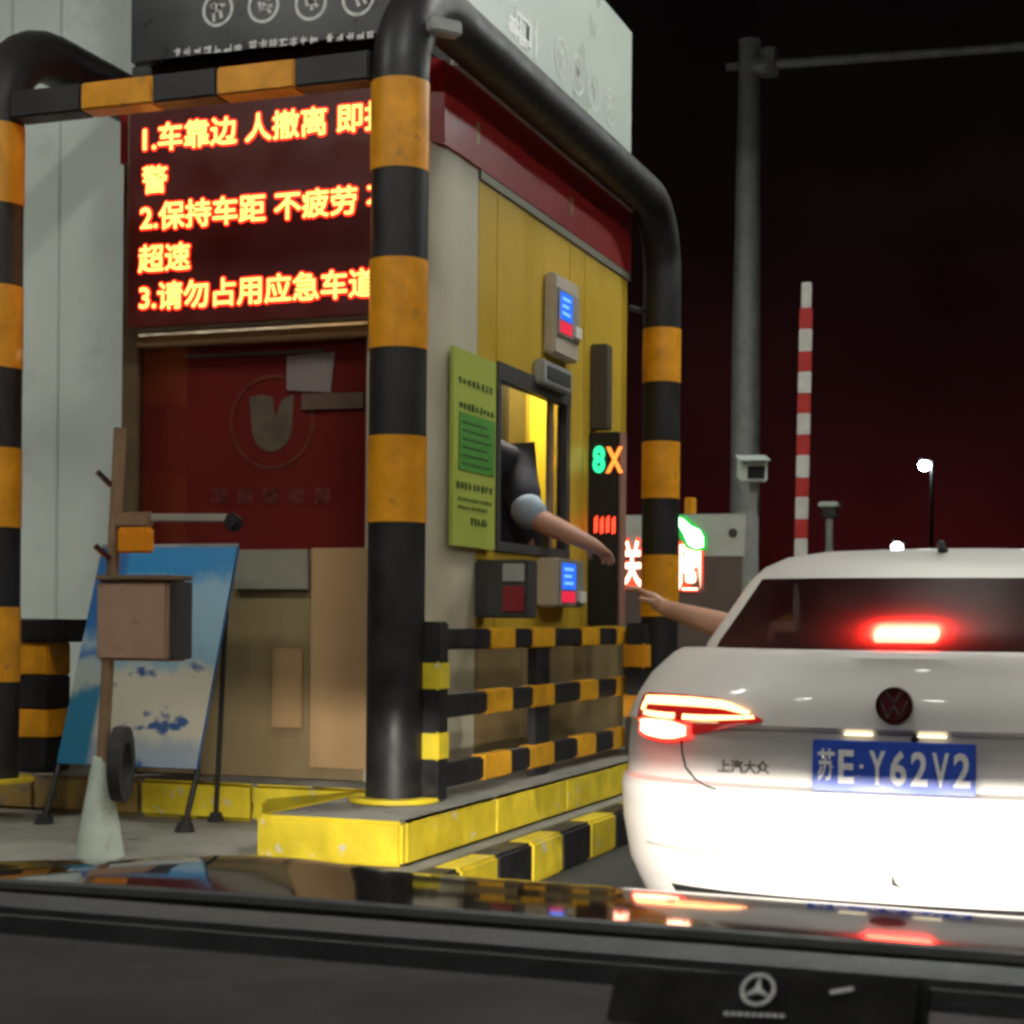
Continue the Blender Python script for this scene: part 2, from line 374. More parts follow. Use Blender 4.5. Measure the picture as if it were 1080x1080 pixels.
# lane side: rounded cream corner, yellow panels around the window
cp = [(-3.30, 7.10), (-3.14, 7.10), (-3.08, 7.13), (-3.035, 7.20), (-3.005, 7.32), (-3.0, 7.44), (-3.0, 7.715), (-3.30, 7.715)]
MB().prism([(a, b, ZT) for a, b in cp], (0, 0, 3.268 - ZT)).build('corner_post', 'cream', bo, smooth=True)
WY0, WY1, WZ0, WZ1 = 7.98, 9.15, 1.43, 2.38
yp = lambda n, y0, y1, z0, z1: box(n, 'yellow', bo, BX1 - .05, BX1, y0, y1, z0, z1, .004)
yp('wall_panel', 7.72, WY0, 1.0, 3.222); yp('wall_panel', WY0 + .003, WY1, WZ1, 3.222)
yp('wall_panel', WY1 + .003, 9.42, 1.0, 3.222); yp('wall_panel', 9.424, BY1, 1.0, 3.222)
yp('wall_panel', WY0 + .003, WY1, 1.0, WZ0)
for y0, y1 in ((7.72, 8.4), (8.404, 9.3), (9.304, BY1)): box('lower_panel', mat('drab panel', (.21, .145, .06), .6, var=.2), bo, BX1 - .05, BX1 - .004, y0, y1, ZT + .01, .996, .004)
# window frame and its open sash
wf = MB()
wf.box(BX1 - .045, BX1 + .015, WY0, WY1, WZ1 - .09, WZ1 - .002); wf.box(BX1 - .045, BX1 + .015, WY0, WY1, WZ0 + .002, WZ0 + .05)
wf.box(BX1 - .045, BX1 + .012, WY0 + .001, WY0 + .05, WZ0 + .05, WZ1 - .09); wf.box(BX1 - .045, BX1 + .012, WY1 - .07, WY1 - .001, WZ0 + .05, WZ1 - .09)
fr_ = wf.build('window_frame', 'darkgrey', bo)
box('sash_stile', 'brown', fr_, BX1 - .035, BX1 - .01, 8.86, 8.92, WZ0 + .05, WZ1 - .09)
box('pane', 'glass', fr_, BX1 - .026, BX1 - .02, 8.92, WY1 - .07, WZ0 + .05, WZ1 - .09)
# inside: bright yellow partition, dark cupboard, ceiling lamp
box('inner_partition', 'innery', bo, -3.515, -3.29, 9.95, 9.99, ZT + .04, 3.2)
box('cupboard', mat('olive locker', (.09, .075, .02), .6), bo, -4.5, -3.53, 9.6, 9.93, ZT + .04, 2.6, .01)
il = box('ceiling_lamp', 'boothlamp', bo, -3.55, -3.25, 9.35, 9.75, 3.10, 3.13)
box('ceiling', 'white', bo, BX0 + .07, BX1 - .06, 7.2, BY1 - .07, 3.16, 3.19)
box('counter', 'darkgrey', bo, -3.35, -3.06, 7.9, 9.4, 1.30, 1.36, .01)
# trim and red fascia
box('trim_strip', 'greypanel', bo, BX1 - .05, BX1 + .012, 7.72, BY1 + .02, 3.225, 3.268)
fa = MB().prism([(BX0 - .02, 7.085, 3.27), (-3.15, 7.085, 3.27), (-3.065, 7.13, 3.27), (-2.995, 7.26, 3.27), (-2.985, 7.44, 3.27), (-2.985, BY1 + .03, 3.27), (BX0 - .02, BY1 + .03, 3.27)], (0, 0, .385)).build('fascia', 'red', bo)
box('gutter_strip', 'postwhite', bo, -3.0, -2.965, 7.35, BY1 + .02, 3.657, 3.685)
for (px, py) in ((511, 140), (609, 217)):
    q = pX(px, py, -2.95); MB().box(-2.984, -2.982, q.y - .022, q.y + .022, q.z - .05, q.z + .05).build('fascia_mark', 'tan', bo)
# front wall: brown side frame, maroon window, tan cladding
box('front_frame', 'brown', bo, BX0, BX0 + .09, BY0 - .02, BY0 + .06, ZT, 3.265, .006)
ledge = box('ledge', 'tan', bo, BX0 + .092, -3.15, BY0 - .04, BY0 + .05, 2.375, 2.425, .006)
mw = box('front_window', 'maroon', bo, BX0 + .092, -3.302, BY0 + .03, BY0 + .06, 1.405, 2.373)
# emblem printed on the maroon board
ec = pY(287, 445, BY0 + .028)
MB().ring(ec, (1, 0, 0), (0, 0, 1), .205, .222, (0, -.003, 0), 40).build('emblem_ring', mat('faint emblem', (.50, .16, .13), .3), mw)
sh = []
for i in range(15):
    a = math.pi + i / 14 * math.pi; sh.append((ec.x + .105 * math.cos(a), ec.y, ec.z - .02 + .12 * math.sin(a)))
sh += [(ec.x + .115, ec.y, ec.z + .13), (ec.x + .05, ec.y, ec.z + .10), (ec.x + .02, ec.y, ec.z + .02), (ec.x, ec.y, ec.z + .12), (ec.x - .06, ec.y, ec.z + .13), (ec.x - .12, ec.y, ec.z + .12)]
MB().prism(sh, (0, -.004, 0)).build('emblem', mat('grey emblem', (.48, .42, .36), .35, var=.25, vscale=12), mw)
for i in range(5):
    q = pY(232 + i * 27, 522, BY0 + .028); MB().box(q.x - .04, q.x + .04, q.y - .003, q.y, q.z - .04, q.z + .03).build('faint_character', mat('faint lettering', (.50, .14, .13), .3, var=.5, vscale=30), mw)
# pale reflections on the glass, modelled as flat pieces just behind it
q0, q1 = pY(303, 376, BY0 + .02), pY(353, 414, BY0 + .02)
MB().prism([(q0.x, q0.y, q0.z), (q1.x, q0.y, q0.z + .01), (q1.x - .02, q0.y, q1.z), (q0.x + .0, q0.y, q1.z + .02)], (0, -.004, 0)).build('reflection_patch', 'reflection', mw)
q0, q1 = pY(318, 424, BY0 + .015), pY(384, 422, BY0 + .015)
MB().bar(q0, q1, .006, .075).build('reflection_bar', mat('pale strip', (.48, .38, .33), .4), mw, bevel=.002)
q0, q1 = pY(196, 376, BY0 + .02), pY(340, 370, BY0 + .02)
MB().bar(q0, q1, .006, .018).build('reflection_line', 'greypanel', mw)
box('pane', 'glass', bo, BX0 + .095, -3.305, BY0 - .005, BY0 + .0, 1.407, 2.372)
# lower cladding
fw = lambda m, pxa, pya, pxb, pyb, y: (lambda a, b: MB().box(a.x, b.x, y, y + .03, b.z, a.z).build('cladding_panel', m, bo, bevel=.004))(pY(pxa, pya, y), pY(pxb, pyb, y))
box('lower_front', mat('olive cladding', (.30, .225, .115), .5, var=.07, vscale=2, dirt=(.24, .18, .10), dscale=1.5), bo, BX0 + .092, -3.302, BY0 + .012, BY0 + .06, ZT + .002, 1.40)
fw('greypanel', 247, 580, 324, 622, BY0 - .02); fw('tan', 328, 578, 392, 812, BY0 - .025); fw('tan', 287, 684, 317, 768, BY0 - .02)

# ---- LED message screen on the booth front
ls = thing('led_screen', 'large red LED message screen with five rows of amber Chinese text', 'screen', (-3.85, 7.0, 2.43))
SY = 6.955
box('cabinet', 'brown', ls, -4.495, -3.06, SY + .012, 7.028, 2.43, 3.56, .006)
pn = box('panel', 'ledpanel', ls, -4.475, -3.08, SY, SY + .010, 2.45, 3.54)
box('top_edge', mat('painted red spill', (.45, .03, .04), .4, var=.1), ls, -4.495, -3.06, SY - .02, SY + .008, 3.545, 3.572)  # red spill from the LEDs is painted into this edge's colour
rows = [("1.车靠边 人撤离 即报", (152, 161)), ("警", (151, 205)), ("2.保持车距 不疲劳 不", (149, 244)), ("超速", (147, 288)), ("3.请勿占用应急车道", (148, 328))]
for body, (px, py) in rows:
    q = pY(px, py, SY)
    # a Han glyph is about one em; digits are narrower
    for nm, mm, b, dd in (('text_bloom', 'ledbloom', .012, .004), ('text_row', 'ledtext', .0028, .008)):  # wider red copies imitate the bloom round the letters
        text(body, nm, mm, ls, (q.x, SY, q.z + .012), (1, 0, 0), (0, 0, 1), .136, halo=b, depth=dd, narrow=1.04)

# ---- dark sign box on the booth roof
sb = thing('roof_sign', 'dark box sign on the booth roof with ring emblems and pale lettering', 'sign', (-3.8, 8.8, 3.745))
SF, SX = 7.00, -3.06
box('core', 'signdark', sb, -4.49, SX - .02, SF + .02, 10.56, 3.76, 4.86, .01)
fr_s = box('front_face', 'signdark', sb, -4.50, SX, SF, SF + .018, 3.72, 4.87)
sd_s = box('side_face', 'signside', sb, SX - .018, SX, SF + .02, 10.57, 3.75, 4.87); sd_s['label'] = 'pale glossy lane-side face of the sign'
for i in range(2): box('bearer', 'galv', sb, -4.4, -3.2, 7.3 + i * 2.6, 7.36 + i * 2.6, 3.742, 3.758)
def emblem(c, u, v, d, r, par):
    MB().ring(c, u, v, r * .82, r, d, 28).build('ring_emblem', 'signring', par)
    c, u, v, d = Vector(c), Vector(u), Vector(v), Vector(d); b = MB()
    J = lambda a: a + random.uniform(-.22, .22)
    for (x0, y0, x1, y1) in [tuple(J(k_) for k_ in q_) for q_ in ((-.4, .35, .4, .4), (-.4, -.05, .4, .05), (-.1, .4, -.05, -.5), (.1, .1, .4, -.4))]:
        p0, p1 = c + u * x0 * r + v * y0 * r, c + u * x1 * r + v * y1 * r
        w_ = (p1 - p0).normalized().cross(d.normalized()) * r * .10
        b.prism([p0 - w_, p1 - w_, p1 + w_, p0 + w_], d)
    b.build('emblem_mark', 'signring', par)
def glyph(c, u, v, d, s, par, m='signprint', nm='character'):
    """an illegible blurred character: a few pale strokes"""
    b = MB(); c, u, v, d = Vector(c), Vector(u), Vector(v), Vector(d)
    for i in range(5):
        h = random.random() < .55; a = random.uniform(-.35, .35); l = random.uniform(.3, .5); dd = d * (1 + .12 * i)
        if h: b.prism([c + u * s * (-l) + v * s * (a - .07), c + u * s * l + v * s * (a - .05), c + u * s * l + v * s * (a + .07), c + u * s * -l + v * s * (a + .05)], dd)
        else: b.prism([c + u * s * (a - .07) - v * s * l, c + u * s * (a + .06) - v * s * l, c + u * s * (a + .09) + v * s * l, c + u * s * (a - .04) + v * s * l], dd)
    b.build(nm, m, par)
U, V_ = (1, 0, 0), (0, 0, 1)
for i, (px, py) in enumerate(((230, 10), (278, 6), (328, 3), (378, -2))): emblem(pY(px, py, SF), U, V_, (0, -.003, 0), .082, fr_s)
for grp, n, x0, y0 in ((0, 7, 187, 55), (1, 7, 267, 47), (2, 6, 348, 40)):
    for i in range(n):
        q = pY(x0 + i * (10.7 if grp else 10.7), y0 - i * .8, SF); glyph(q, U, V_, (0, -.003, 0), .042, fr_s)
# side face: same sort of marks
for i in range(4):
    q = pX(592 + i * 17, 62 + i * 17, SX); emblem(q, (0, 1, 0), V_, (.003, 0, 0), .12, sd_s)
for i in range(12):
    q = pX(584 + i * 5.2, 93 + i * 5.0, SX); glyph(q, (0, 1, 0), V_, (.003, 0, 0), .06, sd_s)
for (px, py) in ((541, 22), (552, 34), (561, 40)):
    q = pX(px, py, SX); glyph(q, (0, 1, 0), V_, (.003, 0, 0), .22, sd_s)

# ---- devices on the lane-side wall
def wallbox(pl, pm, pr, yt, yb, X=BX1):
    """box on the wall plane: near face from pl to pm, lane face from pm to pr"""
    y0 = pX(pl, (yt + yb) / 2, X).y; a = pY(pm, yt, y0); b = pY(pm, yb, y0); y1 = pX(pr, (yt + yb) / 2, a.x).y
    return X + .001, a.x, y0, y1, b.z, a.z
def terminal(name, label, pl, pm, pr, yt, yb, scr):
    x0, x1, y0, y1, z0, z1 = wallbox(pl, pm, pr, yt, yb)
    t = thing(name, label, 'card reader', ((x0 + x1) / 2, (y0 + y1) / 2, z0), 'card readers on the booth wall')
    MB().box(x0, x1, y0, y1, z0, z1).build('shell', 'devicebeige', t, bevel=.012)
    h = z1 - z0; d = y1 - y0
    fz = lambda a: z0 + h * a; fy = lambda a: y0 + d * a
    MB().box(x1, x1 + .012, fy(.06), fy(.94), fz(scr[0]) - .02, fz(scr[1]) + .02).build('bezel', 'greypanel', t, bevel=.004)
    s = MB().box(x1 + .0122, x1 + .016, fy(.12), fy(.60), fz(scr[0]) + .33 * h * (scr[1] - scr[0]), fz(scr[1])).build('screen', 'screenblue', t)
    for i in range(3):
        zc = fz(scr[0]) + h * (scr[1] - scr[0]) * (.45 + .18 * i)
        MB().box(x1 + .0162, x1 + .018, fy(.18), fy(.5 - .06 * (i % 2)), zc, zc + .016).build('screen_line', 'screencyan', s)
    MB().box(x1 + .0122, x1 + .016, fy(.12), fy(.58), fz(scr[0]), fz(scr[0]) + .28 * h * (scr[1] - scr[0])).build('red_key_area', 'screenred', t)
    MB().box(x1 + .0122, x1 + .030, fy(.66), fy(.92), fz(scr[0]), fz(scr[0]) + .3 * h * (scr[1] - scr[0])).build('card_slot', 'postwhite', t, bevel=.004)
    return t
terminal('card_reader', 'beige card reader with blue screen high on the yellow wall', 573, 586, 611, 286, 372, (.28, .78))
terminal('card_reader', 'beige card reader with blue screen below the service window', 565, 587, 616, 588, 640, (.10, .90))
x0, x1, y0, y1, z0, z1 = wallbox(562, 574, 604, 378, 404)
t = thing('intercom', 'grey intercom box under the upper card reader', 'intercom', (x0, y0, z0)); MB().box(x0, x1, y0, y1, z0, z1).build('shell', 'grey', t, bevel=.01)
MB().box(x1, x1 + .006, y0 + .05, y1 - .05, z0 + .03, z1 - .03).build('grille', 'darkgrey', t)
x0, x1, y0, y1, z0, z1 = wallbox(622, 640, 646, 362, 452)
t = tag(MB().box(x0, x1, y0, y1, z0, z1).build('blank_panel', mat('dark olive panel', (.07, .06, .045), .5), bevel=.008), 'dark upright blank panel on the yellow wall above the fee display', 'panel')
x0, x1, y0, y1, z0, z1 = wallbox(620, 652, 658, 455, 660)
fd = thing('fee_display', 'tall black fee display with green and red lit characters', 'display', ((x0 + x1) / 2, y0, z0))
MB().box(x0, x1, y0, y1, z0, z1).build('case', 'blackplastic', fd, bevel=.008)
MB().box(x1 + .001, x1 + .012, y0 + .02, y1, z0, z1).build('edge_strip', mat('rust edge', (.32, .16, .12), .5), fd)
q = pY(625, 497, y0 - .004); text("8", 'green_digit', 'ledgreen', fd, (q.x, q.y, q.z), (1, 0, 0), (0, 0, 1), .20, bold=.05, narrow=.72, depth=.004)
q = pY(639, 498, y0 - .004); text("X", 'orange_cross', 'ledorange', fd, (q.x, q.y, q.z), (1, 0, 0), (0, 0, 1), .205, bold=.03, narrow=.62, depth=.006)
for i in range(4):
    q = pY(628.5 + i * 6.2, 553 + (i % 2), y0); b = MB()
    b.box(q.x - .008, q.x - .001, q.y - .006, q.y, q.z - .05, q.z + .04); b.box(q.x + .003, q.x + .010, q.y - .006, q.y, q.z - .045, q.z + .05); b.box(q.x - .008, q.x + .012, q.y - .008, q.y - .002, q.z - .01, q.z + .006)
    b.build('red_character', 'ledred', fd)
x0, x1, y0, y1, z0, z1 = wallbox(500, 556, 567, 590, 652)
t = thing('ticket_machine', 'dark ticket machine with maroon front below the service window', 'ticket machine', ((x0 + x1) / 2, y0, z0))
MB().box(x0, x1, y0, y1, z0, z1).build('shell', 'darkgrey', t, bevel=.01)
w_ = x1 - x0; h = z1 - z0
MB().box(x0 + w_ * .55, x1 - .012, y0 - .010, y0, z0 + .03, z0 + h * .55).build('maroon_plate', mat('maroon plate', (.26, .02, .03), .4), t, bevel=.003)
MB().box(x0 + w_ * .55, x1 - .012, y0 - .010, y0, z0 + h * .62, z1 - .02).build('grey_plate', 'grey', t, bevel=.003)
# green notice board
y0 = pX(478, 470, -2.965).y; y1 = pX(523, 470, -2.965).y; zt = pX(500, 373, -2.965).z; zb = pX(500, 578, -2.965).z
t = thing('green_notice', 'green printed notice board hung beside the service window', 'notice', (-2.97, y0, zb))
MB().box(-2.985, -2.965, y0, y1, zb, zt).build('board', 'greennotice', t, bevel=.003)
def gn(a, b, c, d, m, nm): MB().box(-2.964, -2.960, y0 + (y1 - y0) * a, y0 + (y1 - y0) * b, zb + (zt - zb) * c, zb + (zt - zb) * d).build(nm, m, t)
gn(.12, .95, .39, .68, 'greenprint', 'printed_block')
for i in range(6): MB().box(-2.9595, -2.957, y0 + (y1 - y0) * .18, y0 + (y1 - y0) * (.85 - .05 * (i % 3)), zb + (zt - zb) * (.42 + .042 * i), zb + (zt - zb) * (.428 + .042 * i)).build('printed_line', 'noticetext', t)
for (v_, u0, u1, n_g) in ((.84, .08, .92, 8), (.715, .10, .95, 9), (.31, .05, .92, 9), (.135, .4, .8, 5), (.24, .1, .9, 12), (.20, .1, .8, 11)):
    for i in range(n_g):
        sz = .034 if n_g < 10 else .018
        glyph((-2.964, y0 + (y1 - y0) * (u0 + (u1 - u0) * (i + .5) / n_g), zb + (zt - zb) * v_), (0, 1, 0), (0, 0, 1), (.003, 0, 0), sz * 1.1, t, 'noticetext', 'printed_character')

# ================================================================== pipe guard frames
def arch(label, X, Y0, Y1, bands0, bands1, r=.118, top=3.70):
    t = thing('pipe_guard_arch', label, 'guard arch', (X, Y0, ZT), 'black and orange pipe arches round the booth')
    rad = .42; path = [(X, Y0, ZT), (X, Y0, top - rad)]
    for i in range(1, 9): a = i / 8 * math.pi / 2; path.append((X, Y0 + rad - rad * math.cos(a), top - rad + rad * math.sin(a)))
    path += [(X, Y1 - rad, top)]
    for i in range(1, 9): a = i / 8 * math.pi / 2; path.append((X, Y1 - rad + rad * math.sin(a), top - rad + rad * math.cos(a)))
    path.append((X, Y1, ZT))
    MB().tube(path, r, 28).build('pipe', 'black', t, smooth=True)
    for (Y, bands) in ((Y0, bands0), (Y1, bands1)):
        for (z0, z1) in bands:
            MB().tube([(X, Y, z0), (X, Y, z1)], r + .0035, 28, cap=False).build('reflective_band', 'orange', t, smooth=True)
        MB().tube([(X, Y, ZT + .001), (X, Y, ZT + .02)], r + .07, 24).build('base_plate', 'kerbyellow' if Y == Y0 else 'black', t, bevel=.004)
    return t
zc = lambda px, ys, Y: [(pY(px, b, Y).z, pY(px, a, Y).z) for a, b in ys]
arch('thick black pipe arch with orange bands on the lane side of the booth', -2.83, 6.39, 10.52,
     zc(415, ((80, 175), (270, 365), (458, 550)), 6.28), zc(697, ((345, 402), (465, 525), (585, 650)), 10.42))
arch('thick black pipe arch with orange bands at the far left edge', -4.80, 6.39, 10.52,
     zc(0, ((125, 210), (297, 385), (470, 555), (640, 720)), 6.28), zc(697, ((345, 402), (465, 525)), 10.42))
# cross bar between the two arches
t = thing('striped_cross_bar', 'orange and black striped cross bar above the LED screen', 'cross bar', (-3.8, 6.39, 3.28))
zb0, zb1 = 3.285, 3.405
cuts = [-4.69] + [pY(a, 90, 6.33).x for a in (85, 160, 228, 310)] + [-2.945]
for i, (a, b) in enumerate(zip(cuts, cuts[1:])): MB().box(a, b, 6.33, 6.45, zb0, zb1).build('bar_section', ('black', 'orange')[i % 2], t, bevel=.008)
# small clamp on the column
t = tag(MB().bar((-2.71, 6.39, 3.50), (-2.62, 6.50, 3.50), .07, .06).build('pipe_clamp', 'galv', bevel=.008), 'small pale clamp at the top of the near pipe column', 'clamp')
# thin rail between arch and booth end
t = tag(MB().tube([(-2.945, 10.49, 3.06), (-3.0, 10.34, 3.06)], .018, 10).build('tie_rod', 'darkgrey', smooth=True), 'short grey tie rod between far pipe column and booth', 'rod')

# ================================================================== striped guard fence
FX = -2.70
t = thing('guard_fence', 'low black rail fence with yellow bands along the booth edge', 'fence', (FX, 8, ZT))
fe = lambda px, py: pX(px, py, FX + .03)
yA, yB = fe(452, 700).y + .06, 9.52
rails = []
for (pa, pb) in ((663, 684), (729, 752), (797, 821)):
    a, b = fe(514, pa), fe(514, pb); rails.append((b.z, a.z))
bandpx = [((517, 543), (561, 585), (613, 632), (650, 668)), ((514, 541), (562, 585), (612, 631), (650, 667)), ((511, 540), (560, 585), (610, 629), (648, 666))]
for (z0, z1), bp in zip(rails, bandpx):
    rl = MB().box(FX - .03, FX + .03, yA + .08, yB, z0, z1).build('rail', 'black', t, bevel=.008)
    for (a, b) in bp:
        ya, yb_ = fe(a, (700)).y, fe(b, 700).y
        MB().box(FX - .034, FX + .034, ya, yb_, z0 - .004, z1 + .004).build('reflective_band', 'fenceyellow', rl, bevel=.006)
def post(y, wd, zlo, bands, m='orange'):
    p = MB().box(FX - wd, FX + wd, y - wd, y + wd, ZT + .001, 1.075).build('post', 'black', t, bevel=.008)
    for (z0, z1) in bands: MB().box(FX - wd - .004, FX + wd + .004, y - wd - .004, y + wd + .004, z0, z1).build('reflective_band', m, p, bevel=.006)
post(yA + .04, .055, 0, [(pX(460, b, FX).z, pX(460, a, FX).z) for a, b in ((697, 727), (770, 800))], 'kerbyellow')
MB().box(FX - .022, FX + .022, fe(567, 700).y, fe(582, 700).y, ZT + .001, rails[0][1] - .05).build('post', 'black', t, bevel=.004)
post(yB + .03, .05, 0, [])
# end bollard beyond the fence
ex = -2.60; ey = pX(672, 700, ex).y
t = thing('end_bollard', 'square black bollard with two orange bands at the fence end', 'bollard', (ex, ey, ZT))
MB().box(ex - .055, ex + .055, ey - .055, ey + .055, ZT, 1.06).build('shaft', 'black', t, bevel=.01)
for a, b in ((678, 705), (731, 757)):
    MB().box(ex - .064, ex + .064, ey - .064, ey + .064, pY(672, b, ey).z, pY(672, a, ey).z).build('reflective_band', 'orange', t, bevel=.01)

# ================================================================== foreground left: post, easel
c0 = pZ(105, 903, ZB)
px_, py_ = c0.x, c0.y
t = thing('lane_post', 'brown lane-closing post with control box and orange reflector', 'post', (px_, py_, ZB))
MB().tube([(px_, py_, ZB), (px_, py_, ZB + .01), (px_, py_, ZB + .38)], [.095, .093, .028], 24).build('cone_foot', 'conegrey', t, smooth=True)
MB().tube([(px_ + .01, py_, ZB + .36), (px_ + .075, py_, 1.80)], .024, 14).build('pole', 'pole', t, smooth=True)
a, b = pY(101, 612, py_ - .03), pY(176, 698, py_ - .03)
bx = MB().box(a.x, b.x, py_ - .03, py_ + .13, b.z, a.z).build('control_box', 'pinkbox', t, bevel=.012)
MB().box(a.x + .005, b.x + .012, py_ - .04, py_ + .14, a.z + .001, a.z + .02).build('lid', 'brown', bx, bevel=.004)
MB().box(b.x + .001, b.x + .02, py_ - .02, py_ + .12, b.z + .01, a.z - .004).build('side_cover', 'darkgrey', bx, bevel=.004)
a, b = pY(123, 556, py_ - .035), pY(155, 583, py_ - .035)
MB().box(a.x, b.x, py_ - .035, py_ + .02, b.z, a.z).build('reflector', mat('amber reflector', (.85, .30, .02), .25, var=.15, vscale=20, coat=.8), t, bevel=.008)
a, b = pY(122, 540, py_ - .03), pY(155, 556, py_ - .03)
MB().box(a.x, b.x, py_ - .03, py_ + .02, b.z + .002, a.z).build('bracket', 'pole', t, bevel=.006)
a, b = pY(156, 546, py_), pY(240, 546, py_ + .02)
MB().bar(a, b, .02, .03).build('arm', 'greypanel', t, bevel=.004)
b2 = pY(253, 556, py_ + .02); MB().bar(b, b2, .05, .06).build('arm_end', 'blackplastic', t, bevel=.012)
wc = pY(126, 806, py_ + .04); MB().ring(wc - Vector((.02, 0, 0)), (-.35, .937, 0), (0, 0, 1), .085, .145, (.045, .016, 0), 28).build('wheel', 'rubber', t, smooth=True)
MB().bar((px_ + .02, py_, .62), (wc.x, wc.y, wc.z), .025, .025).build('axle_bracket', 'pole', t)
for (hx, hz) in ((-.03, 1.58), (-.035, 1.30)): MB().bar((px_ + .05, py_ - .02, hz), (px_ + .05 + hx, py_ - .07, hz + .05), .014, .02).build('hook', 'chrome', t)

# easel poster leaning back
bl, br = pY(60, 810, 6.45), pY(207, 802, 6.45)
tl, tr = pY(104, 588, 6.78), pY(250, 571, 6.78)
bl.z = br.z = .43; tl.z = tr.z = 1.41; tl.x = bl.x + .01; tr.x = br.x + .01
t = thing('easel_sign', 'blue leaning poster board on a thin dark easel stand', 'easel sign', ((bl.x + br.x) / 2, 6.6, ZB))
nrm = (br - bl).cross(tl - bl).normalized()
MB().prism([bl, br, tr, tl], nrm * -.018).build('board', 'bluevinyl', t)
bm = bmesh.new(); uvl = bm.loops.layers.uv.new('UVMap')
vs = [bm.verts.new(p + nrm * .003) for p in (bl, br, tr, tl)]; f = bm.faces.new(vs)
for l, uv in zip(f.loops, ((0, 0), (1, 0), (1, 1), (0, 1))): l[uvl].uv = uv
pm = bpy.data.materials.new('poster print'); pm.use_nodes = True; n = pm.node_tree; B = n.nodes['Principled BSDF']; B.inputs['Roughness'].default_value = .35
uvn = n.nodes.new('ShaderNodeUVMap'); sp = n.nodes.new('ShaderNodeSeparateXYZ'); n.links.new(uvn.outputs[0], sp.inputs[0])
nz = n.nodes.new('ShaderNodeTexNoise'); nz.inputs['Scale'].default_value = 5; nz.inputs['Detail'].default_value = 5; n.links.new(uvn.outputs[0], nz.inputs['Vector'])
ad = n.nodes.new('ShaderNodeMath'); ad.operation = 'MULTIPLY_ADD'; ad.inputs[1].default_value = .22; n.links.new(nz.outputs[0], ad.inputs[0]); n.links.new(sp.outputs['Y'], ad.inputs[2])
rp = n.nodes.new('ShaderNodeValToRGB'); n.links.new(ad.outputs[0], rp.inputs[0]); el = rp.color_ramp.elements
el[0].position = .10; el[0].color = (.22, .27, .34, 1); el[1].position = 1.0; el[1].color = (.02, .23, .52, 1)
for p_, c_ in ((.20, (.26, .29, .32, 1)), (.27, (.45, .42, .33, 1)), (.52, (.46, .43, .34, 1)), (.57, (.20, .34, .42, 1)), (.80, (.26, .42, .52, 1)), (.93, (.25, .42, .55, 1))): q_ = el.new(p_); q_.color = c_
n2 = n.nodes.new('ShaderNodeTexNoise'); n2.inputs['Scale'].default_value = 3.6; n2.inputs['Detail'].default_value = 3
mp2 = n.nodes.new('ShaderNodeMapping'); mp2.inputs['Scale'].default_value = (1, 2.1, 1); mp2.inputs['Location'].default_value = (.3, 1.7, 0); n.links.new(uvn.outputs[0], mp2.inputs[0]); n.links.new(mp2.outputs[0], n2.inputs['Vector'])
m1 = n.nodes.new('ShaderNodeMapRange'); m1.inputs[1].default_value = .57; m1.inputs[2].default_value = .62; n.links.new(n2.outputs[0], m1.inputs[0])
m3 = n.nodes.new('ShaderNodeMapRange'); m3.inputs[1].default_value = .55; m3.inputs[2].default_value = .48; n.links.new(sp.outputs['Y'], m3.inputs[0])
mu = n.nodes.new('ShaderNodeMath'); mu.operation = 'MULTIPLY'; n.links.new(m1.outputs[0], mu.inputs[0]); n.links.new(m3.outputs[0], mu.inputs[1])
mxp = n.nodes.new('ShaderNodeMix'); mxp.data_type = 'RGBA'; n.links.new(mu.outputs[0], mxp.inputs[0]); n.links.new(rp.outputs[0], mxp.inputs[6]); mxp.inputs[7].default_value = (.025, .07, .20, 1)
lf = n.nodes.new('ShaderNodeMapRange'); lf.inputs[1].default_value = .24; lf.inputs[2].default_value = .20; n.links.new(sp.outputs['X'], lf.inputs[0])
mx4 = n.nodes.new('ShaderNodeMix'); mx4.data_type = 'RGBA'; n.links.new(lf.outputs[0], mx4.inputs[0]); n.links.new(mxp.outputs[2], mx4.inputs[6]); 
rp2 = n.nodes.new('ShaderNodeValToRGB'); n.links.new(ad.outputs[0], rp2.inputs[0]); e2 = rp2.color_ramp.elements
e2[0].position = .42; e2[0].color = (.02, .15, .26, 1); e2[1].position = .74; e2[1].color = (.02, .12, .34, 1)
for p_, c_ in ((.46, (.32, .36, .32, 1)), (.56, (.30, .36, .36, 1)), (.60, (.03, .13, .34, 1)), (.66, (.25, .36, .42, 1))): q_ = e2.new(p_); q_.color = c_
n.links.new(rp2.outputs[0], mx4.inputs[7])
n.links.new(mx4.outputs[2], B.inputs['Base Color'])
finish(bm, 'poster', pm, t, False)
MB().bar(tl, tr, .015, .015).build('top_rail', 'galv', t)
for (p, q) in ((br, (br.x, 6.36)), (bl, (bl.x, 6.36))): MB().tube([p - nrm * .02, (q[0], q[1], ZB + .02)], .012, 10).build('leg', 'blackplastic', t); MB().tube([(q[0], q[1], ZB), (q[0], q[1], ZB + .04)], [.045, .03], 14).build('foot', 'rubber', t)
f2 = pZ(248, 862, ZB); f2.y = min(f2.y, 6.74)
MB().tube([(tr.x - .06, 6.79, 1.2), (f2.x, f2.y, ZB + .02)], .012, 10).build('leg', 'blackplastic', t); MB().tube([(f2.x, f2.y, ZB), (f2.x, f2.y, ZB + .04)], [.04, .025], 14).build('foot', 'rubber', t)

